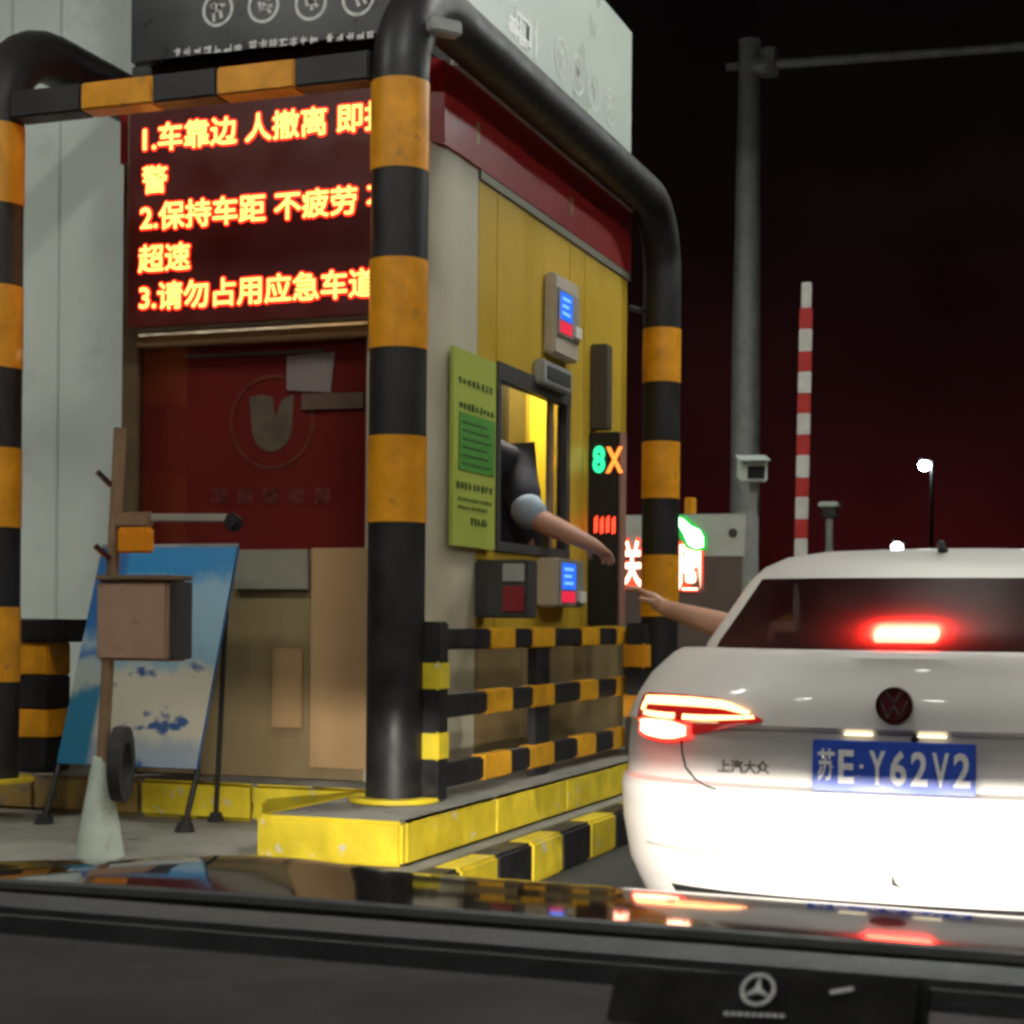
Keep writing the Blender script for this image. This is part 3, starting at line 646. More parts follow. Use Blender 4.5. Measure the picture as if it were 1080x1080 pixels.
# ================================================================== people helper
def skin_body(name, m, parent, chains, root=0, sub=2):
    """chains: lists of (x,y,z,r); a chain whose first item is an int starts at that vertex"""
    vs, es, rs = [], [], []
    for ch in chains:
        prev = None
        for it in ch:
            if isinstance(it, int): prev = it; continue
            vs.append(it[:3]); rs.append(it[3]); i = len(vs) - 1
            if prev is not None: es.append((prev, i))
            prev = i
    org = ORG[parent]
    me = bpy.data.meshes.new(name); me.from_pydata([Vector(v) - org for v in vs], es, [])
    o = bpy.data.objects.new(name, me); C.objects.link(o)
    md = o.modifiers.new('skin', 'SKIN'); md.use_smooth_shade = True
    for i, d in enumerate(me.skin_vertices[0].data): d.radius = (rs[i], rs[i]); d.use_root = (i == root)
    ss = o.modifiers.new('sub', 'SUBSURF'); ss.levels = sub; ss.render_levels = sub
    dg = bpy.context.evaluated_depsgraph_get(); nm = bpy.data.meshes.new_from_object(o.evaluated_get(dg))
    bpy.data.objects.remove(o); bpy.data.meshes.remove(me)
    nm.name = name; nm.materials.clear(); nm.materials.append(M[m] if isinstance(m, str) else m); nm.shade_smooth()
    ob = bpy.data.objects.new(name, nm); C.objects.link(ob); ob.parent = parent; ORG[ob] = org
    return ob
def hand_chains(w, d, up, base, s=1.0, spread=1.0):
    """wrist at w (vertex index base), pointing along d with 'up' the back of the hand"""
    w, d, up = Vector(w), Vector(d).normalized(), Vector(up).normalized(); sd = d.cross(up).normalized()
    P = lambda a, b, c, r: tuple(w + d * a * s + sd * b * s + up * c * s) + (r * s,)
    ch = [[base, P(.05, 0, 0, .034)]]; pal = base + 1
    i = pal
    for (b, l) in ((-.030, .070), (-.010, .082), (.010, .076), (.030, .058)):
        ch.append([pal, P(.09, b * spread, 0, .0115), P(.09 + l * .5, b * 1.1 * spread, -.006, .0095), P(.09 + l * .8, b * 1.15 * spread, -.022, .0085), P(.09 + l, b * 1.15 * spread, -.036, .007)])
    ch.append([pal, P(.045, -.042, -.01, .013), P(.075, -.062, -.022, .0105), P(.10, -.066, -.034, .008)])
    return ch
def head(parent, c, face, hairmat='hair', s=1.0):
    """head with face, ears and hair; c is the head centre, face the viewing direction"""
    c = Vector(c); fd_ = Vector(face).normalized(); sd = fd_.cross(Vector((0, 0, 1))).normalized(); up = Vector((0, 0, 1))
    bm = bmesh.new(); bmesh.ops.create_uvsphere(bm, u_segments=28, v_segments=20, radius=1)
    for v in bm.verts:
        x, y, z = v.co
        jaw = 1 - .28 * max(0, -z) ** 1.3
        nose = .022 * math.exp(-((x / .16) ** 2 + ((z + .12) / .16) ** 2)) if y > 0 else 0
        eye = -.010 * math.exp(-(((abs(x) - .38) / .16) ** 2 + ((z - .08) / .12) ** 2)) if y > 0 else 0
        mouth = .006 * math.exp(-((x / .28) ** 2 + ((z + .46) / .07) ** 2)) if y > 0 else 0
        ear = .016 * math.exp(-(((y + .05) / .14) ** 2 + ((z + .02) / .2) ** 2)) * (1 if x > 0 else -1)
        v.co = c + sd * (x * .075 * jaw + ear) * s + fd_ * (y * .095 * jaw + nose + eye + mouth) * s + up * z * .118 * s
    h = finish(bm, 'head', 'skin', parent, True)
    bm = bmesh.new(); bmesh.ops.create_uvsphere(bm, u_segments=28, v_segments=20, radius=1)
    bmesh.ops.delete(bm, geom=[v for v in bm.verts if v.co.z < -.25 or (v.co.y > .35 and v.co.z < .45)], context='VERTS')
    for v in bm.verts: x, y, z = v.co; v.co = c + sd * x * .083 * s + fd_ * (y * .103 - .006) * s + up * (z * .126 + .004) * s
    finish(bm, 'hair', hairmat, h, True)
    for k in (-1, 1):
        bm = bmesh.new(); bmesh.ops.create_uvsphere(bm, u_segments=10, v_segments=8, radius=.009 * s)
        for v in bm.verts: v.co += c + sd * .029 * k * s + fd_ * .082 * s + up * .010 * s
        finish(bm, 'eye', 'blackplastic', h, True)
    return h

# ---- toll clerk leaning at the window with one arm out
el_, wr, tip = Vector((-3.10, 8.74, 1.66)), pX(624, 574, -2.76), pX(650, 592, -2.68)
cx, cy = -3.31, 9.12
pe = thing('person', 'toll clerk in dark uniform reaching a bare forearm out of the window', 'person', (cx, cy, ZT + .14))
hd = (tip - wr).normalized()
sh_r = Vector((cx + .08, cy - .16, 1.93)); sh_l = Vector((cx - .16, cy + .10, 1.96))
ch = [[(cx - .03, cy, 1.35, .20), (cx - .01, cy, 1.55, .20), (cx - .01, cy - .08, 1.86, .20), (cx - .02, cy - .22, 1.95, .10), (cx - .06, cy - .38, 2.0, .055), (cx - .09, cy - .52, 2.06, .05)],
      [2, tuple(sh_r) + (.09,), tuple((sh_r + el_) / 2) + (.078,), tuple(el_) + (.068,), tuple(el_.lerp(wr, .35)) + (.066,), tuple(wr) + (.042,)],
      [2, tuple(sh_l) + (.09,), (cx - .27, cy + .15, 1.70, .07), (cx - .2, cy + .26, 1.52, .055), (cx - .05, cy + .33, 1.42, .04)],
      [0, (cx - .12, cy, 1.22, .13), (cx - .12, cy + .02, .90, .10), (cx - .12, cy, .57, .07), (cx - .12, cy + .10, .525, .05)],
      [0, (cx + .08, cy, 1.22, .13), (cx + .08, cy + .02, .90, .10), (cx + .08, cy, .57, .07), (cx + .08, cy + .10, .525, .05)]]
# wrist index
ch += hand_chains(wr, hd, (hd.cross(Vector((0, 0, 1)))).cross(hd), 10, 1.15)
# fix: the palm of each hand chain must follow the vertices already laid
def chain_index(chains):
    n_ = 0; out = []
    for c_ in chains:
        out.append(n_); n_ += sum(1 for it in c_ if not isinstance(it, int))
    return out
starts = chain_index(ch); palm = starts[5]
ch = ch[:5] + [[10] + ch[5][1:]] + [[palm] + c_[1:] for c_ in ch[6:]]
body = skin_body('body', 'skin', pe, ch)
head(pe, (cx - .08, cy - .62, 2.18), (.75, -.5, -.35))
skin_body('shirt', 'shirt', body, [[(cx - .03, cy, 1.15, .23), (cx - .01, cy, 1.55, .23), (cx - .01, cy - .08, 1.86, .225), (cx - .02, cy - .22, 1.95, .16), (cx - .06, cy - .38, 2.0, .12), (cx - .08, cy - .46, 2.03, .09)],
      [2, tuple(sh_r) + (.13,), tuple((sh_r + el_) / 2) + (.110,), tuple(sh_r.lerp(el_, .92)) + (.10,)], [2, tuple(sh_l) + (.12,), (cx - .27, cy + .15, 1.70, .09)]], sub=2)
skin_body('cuff', 'sleeve', body, [[tuple(sh_r.lerp(el_, .72)) + (.104,), tuple(el_.lerp(sh_r, .05)) + (.104,), tuple(el_.lerp(wr, .26)) + (.088,)]], sub=2)
skin_body('trousers', 'shirt', body, [[(cx - .02, cy, 1.24, .20), (cx - .12, cy, 1.12, .14), (cx - .12, cy + .02, .88, .115), (cx - .12, cy, .58, .09)], [0, (cx + .08, cy, 1.12, .14), (cx + .08, cy + .02, .88, .115), (cx + .08, cy, .58, .09)]], sub=1)

# ================================================================== white sedan ahead
CX, CY = -.615, 4.70
car = thing('white_sedan', 'white sedan seen from behind with brake lights on', 'car', (CX, CY + 2.3, 0))
def lerp_tab(tab, z):
    for (a, b) in zip(tab, tab[1:]):
        if z <= b[0]:
            t_ = (z - a[0]) / (b[0] - a[0]); t_ = max(0, t_)
            return [p + (q - p) * t_ for p, q in zip(a[1:], b[1:])]
    return list(tab[-1][1:])
#        z    half width  rear y  bow   corner depth  power   front y
LOW = [(.20, .78, .16, .03, .45, 3.0, 4.40), (.27, .83, .10, .04, .50, 3.0, 4.52), (.36, .87, .05, .05, .55, 3.0, 4.60), (.48, .89, .02, .05, .58, 3.0, 4.64),
       (.585, .895, .015, .05, .58, 3.0, 4.64), (.612, .893, .03, .05, .58, 3.0, 4.62), (.622, .892, .085, .05, .56, 3.0, 4.62), (.70, .89, .092, .05, .54, 2.9, 4.60),
       (.775, .885, .098, .05, .52, 2.8, 4.56), (.790, .884, .070, .05, .52, 2.8, 4.55), (.86, .868, .078, .06, .54, 2.6, 4.40), (.92, .845, .100, .07, .56, 2.4, 4.15),
       (.955, .82, .115, .08, .58, 2.3, 3.9), (.985, .79, .118, .09, .58, 2.2, 3.75), (1.000, .765, .135, .09, .58, 2.2, 3.68)]
NA = 18
def outline(z, tab, front_p=3.0):
    hw, yr, bow, cdp, pw, yf = lerp_tab(tab, z); pts = []
    for i in range(NA + 1):                                    # rear: centre to left corner
        a = i / NA * math.pi / 2; u = math.sin(a) ** (2 / pw) if i else 0; k_ = 1 - math.cos(a) ** (2 / pw) if i < NA else 1
        pts.append((u * hw, yr + bow * u * u + cdp * k_))
    ys = pts[-1][1]; ye = yf - .7
    for i in range(1, 24): pts.append((hw * (1 - .02 * i / 24), ys + (ye - ys) * i / 24))
    for i in range(NA + 1):
        a = i / NA * math.pi / 2; u = math.cos(a) ** (2 / front_p) if i < NA else 0; k_ = math.sin(a) ** (2 / front_p) if i else 0
        pts.append((u * hw * .98, ye + .7 * k_))
    half = pts
    return [(CX - x, CY + y_, z) for x, y_ in half] + [(CX + x, CY + y_, z) for x, y_ in half[::-1][1:-1]]
zs = []
for a, b in zip(LOW, LOW[1:]):
    n_ = max(1, round((b[0] - a[0]) / .035)); zs += [a[0] + (b[0] - a[0]) * i / n_ for i in range(n_)]
zs.append(LOW[-1][0])
rows = [outline(z, LOW) for z in zs]
b = MB(); Vg = b.grid(rows, closed=True)
# decks: strips from left to right where no cabin opens
top = Vg[-1]; n_ = len(top); half = n_ // 2
for i in range(half):
    l0, l1 = top[i], top[i + 1]; r0, r1 = top[(n_ - i) % n_], top[(n_ - i - 1) % n_]
    ym = (l0.co.y + l1.co.y) / 2 - CY
    if .80 < ym < 3.05: continue
    fv = []
    for v in (l0, l1, r1, r0):
        if v not in fv: fv.append(v)
    if len(fv) >= 3: b.bm.faces.new(fv)
bot = Vg[0]
for i in range(half):
    fv = []
    for v in (bot[i], bot[i + 1], bot[(n_ - i - 1) % n_], bot[(n_ - i) % n_]):
        if v not in fv: fv.append(v)
    if len(fv) >= 3: b.bm.faces.new(fv)
b.bm.normal_update(); bmesh.ops.recalc_face_normals(b.bm, faces=b.bm.faces[:])
bvh = BVHTree.FromBMesh(b.bm)
carbody = b.build('body', 'carwhite', car, smooth=True)
# greenhouse: the same outlines, glass faces split off
GH = [(.985, .755, .56, .06, .50, 3.2, 3.72), (1.02, .745, .60, .06, .48, 3.2, 3.60), (1.12, .72, .82, .06, .46, 3.2, 3.30), (1.235, .69, 1.06, .05, .44, 3.2, 3.06),
      (1.285, .665, 1.19, .05, .42, 3.0, 2.96), (1.325, .61, 1.40, .05, .30, 2.8, 2.82), (1.35, .50, 1.58, .05, .22, 2.6, 2.72), (1.36, .30, 1.72, .04, .15, 2.4, 2.66)]
gz = [.985, 1.02, 1.065, 1.12, 1.18, 1.235, 1.262, 1.285, 1.307, 1.325, 1.339, 1.35, 1.356, 1.36]
grow = [outline(z, GH) for z in gz]
roof, glr, gls, glf = MB(), MB(), [MB() for _ in range(4)], MB()
Vr = [[None] * len(grow[0]) for _ in gz]
def gv(mb, cache, i, j):
    if (i, j) not in cache: cache[(i, j)] = mb.bm.verts.new(grow[i][j])
    return cache[(i, j)]
caches = {}
ng = len(grow[0])
H = NA + 23 + NA + 1            # index of the front centre
for i in range(len(gz) - 1):
    for j in range(ng):
        j2 = (j + 1) % ng; jj = min(j, ng - 1 - j)          # symmetric column index (quad between jj and jj+1)
        tgt = roof
        zmid = (gz[i] + gz[i + 1]) / 2
        if 1.0 < zmid < 1.24:
            if jj <= 10: tgt = glr
            elif NA - 1 <= jj <= NA + 9 and zmid < 1.23: tgt = gls[0 if j < ng / 2 else 1]
            elif NA + 11 <= jj <= NA + 21 and zmid < 1.23: tgt = gls[2 if j < ng / 2 else 3]
            elif jj >= NA + 23 + 5: tgt = glf
        if tgt is gls[2]: continue                         # the driver's window is wound down
        cc = caches.setdefault(id(tgt), {})
        tgt.bm.faces.new([gv(tgt, cc, i, j), gv(tgt, cc, i, j2), gv(tgt, cc, i + 1, j2), gv(tgt, cc, i + 1, j)])
cc = caches[id(roof)]; roof.bm.faces.new([gv(roof, cc, len(gz) - 1, j) for j in range(ng)])
roof.build('roof', 'carwhite', car, smooth=True)
rw = glr.build('rear_window', 'carglass', car, smooth=True)
for m_, k in zip((gls[0], gls[1], gls[3]), range(3)): m_.build('side_window', 'carglass', car, smooth=True)
glf.build('windscreen', 'carglass', car, smooth=True)
# black ceramic border of the rear window and roof antenna
MB().tube([(CX - .02, CY + 1.52, 1.335), (CX - .02, CY + 1.44, 1.362), (CX - .02, CY + 1.36, 1.368)], [.02, .015, .005], 10).build('roof_antenna', 'blackplastic', car, smooth=True)
# things laid on the rear face: outline in (x from car centre, z), dropped on the body along +Y
def drop(x, z, off=.004):
    h = bvh.ray_cast(Vector((CX + x, CY - 1, z)), Vector((0, 1, 0)))
    if h[0] is None: return Vector((CX + x, CY + .6, z))
    return h[0] + Vector((0, -1, 0)) * off
def patch(name, m, parent, poly, nx=14, nz=5, off=.006):
    """poly: bottom curve and top curve as lists of (x,z) of equal length; makes a conforming lens with thickness"""
    bot_, top_ = poly; mb = MB(); rws = []
    for i in range(nz + 1):
        t_ = i / nz; rws.append([drop(a[0] + (c_[0] - a[0]) * t_, a[1] + (c_[1] - a[1]) * t_, off) for a, c_ in zip(bot_, top_)])
    mb.grid(rws); 
    ext = bmesh.ops.extrude_face_region(mb.bm, geom=mb.bm.faces[:])
    for v in ext['geom']:
        if isinstance(v, bmesh.types.BMVert): v.co.y += off + .012
    return mb.build(name, m, parent, smooth=True)
def curve(pts, n=14):
    out = []; L = len(pts) - 1
    for i in range(n + 1):
        t_ = i / n * L; k_ = min(int(t_), L - 1); u = t_ - k_
        out.append((pts[k_][0] + (pts[k_ + 1][0] - pts[k_][0]) * u, pts[k_][1] + (pts[k_ + 1][1] - pts[k_][1]) * u))
    return out
for s in (1, -1):
    m_ = lambda pts: curve([(-x * s, z) for x, z in pts])
    lens = patch('tail_light', 'taillens', car, (m_([(.805, .80), (.78, .752), (.66, .742), (.53, .765), (.37, .803)]), m_([(.80, .858), (.77, .868), (.64, .868), (.50, .862), (.37, .806)])))
    patch('light_bar', 'tailled', lens, (m_([(.785, .834), (.70, .836), (.60, .836), (.50, .834), (.415, .818)]), m_([(.78, .858), (.70, .862), (.60, .862), (.49, .857), (.41, .826)])), off=.012)
    patch('light_bar', 'tailled', lens, (m_([(.775, .803), (.73, .798), (.68, .796), (.67, .796), (.655, .797)]), m_([(.775, .815), (.73, .814), (.68, .813), (.67, .813), (.655, .814)])), off=.012)
    patch('light_bar', 'tailled', lens, (m_([(.625, .797), (.56, .797), (.50, .800), (.45, .804), (.395, .809)]), m_([(.625, .812), (.56, .812), (.50, .814), (.45, .815), (.40, .818)])), off=.012)
    patch('light_bar', 'tailled', lens, (m_([(.790, .815), (.786, .815), (.782, .815), (.780, .815), (.775, .815)]), m_([(.788, .838), (.784, .838), (.780, .838), (.776, .838), (.772, .838)])), off=.012)
    patch('brake_lamp_rim', 'brakerim', lens, (m_([(.80, .745), (.77, .732), (.70, .726), (.66, .728), (.60, .742)]), m_([(.795, .788), (.77, .795), (.70, .795), (.66, .793), (.60, .778)])), off=.011)
    patch('brake_lamp', 'brake', lens, (m_([(.792, .752), (.765, .741), (.70, .735), (.66, .737), (.618, .748)]), m_([(.79, .784), (.765, .790), (.70, .790), (.66, .788), (.618, .774)])), off=.016)
    # boot lid shut line
    mb = MB(); mb.tube([drop(-x * s, z, .0015) for x, z in curve([(.635, .74), (.63, .70), (.615, .655), (.58, .622), (.50, .605)], 20)], .003, 6)
    mb.build('shut_line', 'rubber', car)
# high brake lamp behind the foot of the rear window
def rwpt(x, z):                                            # on the rear glass
    hw, yr, bow, cdp, pw, yf = lerp_tab(GH, z); u = min(abs(x) / hw, .98); return Vector((CX + x, CY + yr + bow * u * u + cdp * (1 - (1 - u ** pw) ** (1 / pw)), z))
bl_ = MB(); rim = MB()
for mb, hwid, z0, z1, off in ((bl_, .10, 1.024, 1.070, .035), (rim, .113, 1.020, 1.078, .045)):
    rws = []
    for i in range(7):
        z = z0 + (z1 - z0) * i / 6; e_ = math.sqrt(max(0, 1 - ((i - 3) / 3.4) ** 2)); rws.append([rwpt(-.045 + hwid * (e_ * .22 + .78) * (k_ / 6 - 1), z) + Vector((0, off, 0)) for k_ in range(13)])
    mb.grid(rws)
hb = rim.build('high_brake_light', 'brakerimhi', car, smooth=True); bl_.build('lamp_core', 'brakehi', hb, smooth=True)
# bumper details: lower grille, reflectors, exhaust trims
patch('lower_valance', 'blackplastic', car, (curve([(-.62, .23), (.62, .23)]), curve([(-.66, .31), (.66, .31)])))
for s in (1, -1): patch('bumper_crease', 'greypanel', car, (curve([(s * .50, .415), (s * .74, .425)]), curve([(s * .50, .420), (s * .74, .430)])))
patch('tow_eye_cover', 'darkgrey', car, (curve([(.0, .365), (.03, .358)]), curve([(.0, .40), (.012, .372)])), off=.004)
# number plate
pz = .688; py0 = min(drop(x, z, 0).y for x in (-.22, 0, .22) for z in (pz - .07, pz + .07)) - .012
pl = MB().box(CX - .22, CX + .22, py0 - .004, py0 + .012, pz - .070, pz + .070).build('number_plate', 'blueplate', car, bevel=.003)
text("苏", 'plate_character', 'platewhite', pl, (CX - .205, py0 - .004, pz - .033), (1, 0, 0), (0, 0, 1), .092, width=.048, bold=.022, depth=.002)
x_ = CX - .148
for ch_, wd in (("E", .043), ("·", .018), ("Y", .045), ("6", .045), ("2", .045), ("V", .045), ("2", .045)):
    if ch_ == "·": MB().tube([(x_ + .009, py0 - .0035, pz), (x_ + .009, py0 - .007, pz)], .006, 10).build('plate_dot', 'platewhite', pl)
    else: text(ch_, 'plate_character', 'platewhite', pl, (x_, py0 - .004, pz - .045), (1, 0, 0), (0, 0, 1), .126, width=wd, bold=.028, depth=.002)
    x_ += wd + .0115
for s in (-1, 1):
    q = drop(.10 * s, .772, .02); MB().box(q.x - .04, q.x + .04, q.y - .002, q.y + .02, q.z - .001, q.z + .003).build('plate_light', 'platelamp', car, bevel=.002)
q = drop(.055, .768, .02); MB().tube([(q.x, q.y + .02, q.z), (q.x, q.y - .012, q.z - .004)], .010, 12).build('reversing_camera', 'blackplastic', car, smooth=True)
# round badge with its letters
bc = drop(0, .857, .006)
bd = MB().tube([bc + Vector((0, .012, 0)), bc + Vector((0, -.006, 0))], [.052, .049], 32).build('badge', 'darkchrome', car, bevel=.003)
MB().ring(bc + Vector((0, -.0062, 0)), (1, 0, 0), (0, 0, 1), .043, .050, (0, -.004, 0), 36).build('badge_ring', mat('badge red chrome', (.30, .05, .05), .2, metal=1, var=.1), bd)
mb = MB(); sg = lambda a, c_: mb.bar(bc + Vector((a[0], -.0085, a[1])), bc + Vector((c_[0], -.0085, c_[1])), .004, .006)
sg((-.020, .038), (-.001, .006)); sg((.020, .038), (.001, .006)); sg((-.037, .016), (-.018, -.034)); sg((-.018, -.034), (0, .000)); sg((0, .000), (.018, -.034)); sg((.018, -.034), (.037, .016))
mb.build('badge_letters', 'chrome', bd)
# chrome maker lettering, left of the plate
q = drop(-.50, .655, .008); text("上汽大众", 'chrome_lettering', mat('dull chrome', (.12, .11, .10), .3, metal=.5), car, (q.x, min(q.y, drop(-.36, .655, .008).y), q.z), (1, .0, 0), (0, 0, 1), .040, width=.15, bold=.03, depth=.003)
# wheels, cabin
for wx in (-.80, .80):
    for wy in (.95, 3.62):
        wm = MB(); wm.ring((CX + wx - .1 * (1 if wx > 0 else -1) - .0, CY + wy, .315), (0, 1, 0), (0, 0, 1), .20, .315, (.2 * (1 if wx > 0 else -1), 0, 0), 32)
        wh = wm.build('wheel', 'rubber', car, smooth=True)
        MB().tube([(CX + wx - .02, CY + wy, .315), (CX + wx + .02, CY + wy, .315)], .2, 24).build('rim', 'chrome', wh)
box('parcel_shelf', 'seat', car, CX - .62, CX + .62, CY + .72, CY + 1.15, .93, .975, .01)
box('rear_seat', 'seat', car, CX - .6, CX + .6, CY + 1.16, CY + 1.3, .5, 1.05, .04)
for sx_ in (-.36, .36):
    box('headrest', 'seat', car, CX + sx_ - .12, CX + sx_ + .12, CY + 1.17, CY + 1.27, 1.052, 1.13, .03)
    box('front_seat', 'seat', car, CX + sx_ - .22, CX + sx_ + .22, CY + 2.05, CY + 2.2, .45, 1.08, .05)
    box('seat_cushion', 'seat', car, CX + sx_ - .22, CX + sx_ + .22, CY + 2.2, CY + 2.7, .40, .52, .04)
box('dashboard', 'seat', car, CX - .66, CX + .66, CY + 2.95, CY + 3.3, .7, .95, .04)
box('cabin_floor', 'seat', car, CX - .72, CX + .72, CY + .9, CY + 3.3, .26, .30)

# ---- driver, left arm out of the window
dx, dy = CX - .36, CY + 2.34
pd = thing('person', 'driver of the white sedan stretching a bare arm towards the booth', 'person', (dx, dy, .52))
e1, w1, t1 = Vector((-1.52, 7.10, 1.035)), pX(700, 641, -1.97), pX(676, 621, -2.07)
hd = (t1 - w1).normalized(); shl = Vector((dx - .20, dy, .98))
ch = [[(dx, dy + .04, .60, .14), (dx, dy + .01, .75, .14), (dx, dy, .92, .14), (dx, dy, 1.03, .07), (dx, dy + .01, 1.08, .05)],
      [2, tuple(shl) + (.065,), tuple((shl + e1) / 2 + Vector((0, 0, .02))) + (.07,), tuple(e1) + (.066,), tuple(e1.lerp(w1, .4)) + (.062,), tuple(w1) + (.038,)],
      [2, (dx + .20, dy, .97, .065), (dx + .26, dy + .16, .76, .048), (dx + .16, dy + .40, .80, .036), (dx + .10, dy + .52, .84, .026)],
      [0, (dx - .10, dy + .12, .59, .09), (dx - .12, dy + .50, .62, .07), (dx - .12, dy + .62, .38, .05), (dx - .12, dy + .74, .34, .035)],
      [0, (dx + .10, dy + .12, .59, .09), (dx + .12, dy + .50, .62, .07), (dx + .12, dy + .62, .38, .05), (dx + .12, dy + .74, .34, .035)]]
hc = hand_chains(w1, hd, (hd.cross(Vector((0, 0, 1)))).cross(hd), 9, 1.1)
base_n = sum(len([i for i in c_ if not isinstance(i, int)]) for c_ in ch)
ch += [[9] + hc[0][1:]] + [[base_n] + c_[1:] for c_ in hc[1:]]
body = skin_body('body', 'skin', pd, ch)
head(pd, (dx, dy + .02, 1.19), (-.3, 1, 0))
skin_body('shirt', mat('grey shirt', (.12, .11, .11), .85, var=.2, vscale=30), body, [[(dx, dy + .04, .58, .155), (dx, dy + .01, .75, .155), (dx, dy, .92, .155), (dx, dy, 1.02, .09)], [2, tuple(shl) + (.082,), tuple(shl.lerp(e1, .55) + Vector((0, 0, .015))) + (.068,)], [2, (dx + .20, dy, .97, .08), (dx + .25, dy + .12, .80, .064)]])

# ================================================================== beyond the booth
LY = 13.0
def lp(px, py): return pY(px, py, LY)
a, b = lp(655, 543), lp(790, 700)
t = thing('lane_status_sign', 'grey lane status sign with red characters and green arrow behind the booth', 'sign', ((a.x + b.x) / 2, LY, ZT - .17))
box('cabinet', 'grey', t, a.x, b.x, LY + .02, LY + .32, .75, a.z, .01)
box('stand', 'galv', t, (a.x + b.x) / 2 - .12, (a.x + b.x) / 2 + .12, LY + .1, LY + .25, ZB, .75)
q = lp(655, 588); q2 = lp(784, 700)
box('display_panel', mat('purple grey panel', (.13, .10, .10), .4), t, lp(657, 600).x, q2.x - .02, LY, LY + .018, .80, q.z)
box('upper_panel', mat('pale upper panel', (.52, .56, .53), .5), t, lp(657, 600).x, q2.x, LY, LY + .018, q.z + .006, a.z - .01)
q = lp(773, 562); MB().ring((q.x, LY, q.z), (1, 0, 0), (0, 0, 1), .0, .035, (0, -.006, 0), 16).build('lens', 'darkgrey', t)
for (body, px, py) in (("关", 656, 614), ("圈", 717, 617)):
    q = lp(px, py)
    text(body, 'character_glow', 'ledhotglow', t, (q.x - .012, LY - .01, q.z), (1, 0, 0), (0, 0, 1), .40, width=.20, bold=.05, depth=.002)  # red glow round the character, built as a wider emissive copy
    text(body, 'character', 'ledhot', t, (q.x, LY - .012, q.z), (1, 0, 0), (0, 0, 1), .385, width=.17, bold=.022, depth=.006)
ga = lambda pts: [Vector((lp(px, py).x, LY - .03, lp(px, py).z)) for px, py in pts]
MB().prism(ga(((712, 551), (716, 543), (723, 544), (744, 562), (746, 570), (745, 580), (735, 582), (724, 578), (718, 566))), (0, .028, 0)).build('arrow_glow', 'ledgreenglow', t)  # green glow round the arrow, built as an emissive slab
MB().prism([p + Vector((0, -.006, 0)) for p in ga(((714, 550), (717, 546), (721, 547), (730, 555), (739, 559), (743, 567), (743, 577), (735, 579), (727, 575), (722, 563)))], (0, .005, 0)).build('arrow', 'ledgreenhot', t)
q = lp(725, 532); MB().tube([(q.x, LY + .1, a.z), (q.x, LY + .1, q.z + .06)], .045, 14).build('warning_beacon', 'orange', t, bevel=.008)

# tall gantry pole with camera arm
PY = 18.0
pb, pt = pY(785, 590, PY), pY(790, 48, PY)
t = thing('gantry_pole', 'tall grey steel pole with long arm reaching right', 'pole', (pb.x, PY, ZB))
MB().tube([(pb.x, PY, ZB), (pb.x + .0, PY, 4.2), (pb.x + .01, PY, pt.z)], [.165, .150, .115], 12).build('shaft', 'galv', t, smooth=True)
MB().tube([(pb.x, PY, ZB), (pb.x, PY, ZB + .03)], .3, 16).build('base_flange', 'galv', t)
q = pY(812, 68, PY); q3 = pY(1080, 49, PY); dvec = (q3 - q)
MB().tube([q, q + dvec * 1.9], [.055, .035], 12).build('arm', 'galv', t, smooth=True)
MB().tube([(pb.x + .01, PY, q.z), tuple(q)], [.12, .12], 12).build('arm_joint', 'galv', t)
MB().tube([q + Vector((-.02, 0, -.12)), q + Vector((-.02, 0, .16))], .11, 8).build('joint_flange', 'galv', t)
MB().box(pb.x - .24, pb.x - .10, PY - .03, PY + .03, q.z - .02, q.z + .05).build('stub', 'galv', t)
MB().tube([(pb.x + .01, PY, pt.z), (pb.x + .01, PY, pt.z + .05)], .125, 12).build('cap', 'galv', t)
# CCTV camera on its bracket
KY = 15.0
a, b = pY(772, 477, KY), pY(812, 514, KY)
t = thing('security_camera', 'pale box security camera beside the tall grey pole', 'camera', (a.x, KY + .3, b.z))
rt_ = Matrix.Rotation(R(16), 3, 'Z') @ Matrix.Rotation(R(9), 3, 'X')
cc_ = Vector((pY(793, 495, KY).x, KY, pY(793, 495, KY).z))
MB().obox(cc_, (.24, .5, .19), rt_).build('housing', 'white', t, bevel=.014)
MB().obox(cc_ + rt_ @ Vector((0, -.04, .105)), (.27, .62, .016), rt_).build('sun_shield', 'white', t, bevel=.004)
MB().obox(cc_ + rt_ @ Vector((.02, -.252, -.01)), (.15, .01, .11), rt_).build('lens_window', 'blackplastic', t, bevel=.003)
MB().bar(cc_ + Vector((.0, .1, -.1)), (cc_.x - .02, KY + .1, ZB + .02), .07, .07).build('stand', 'galv', t)
MB().box(cc_.x - .12, cc_.x + .08, KY + 0, KY + .2, ZB, ZB + .02).build('base_plate', 'galv', t)

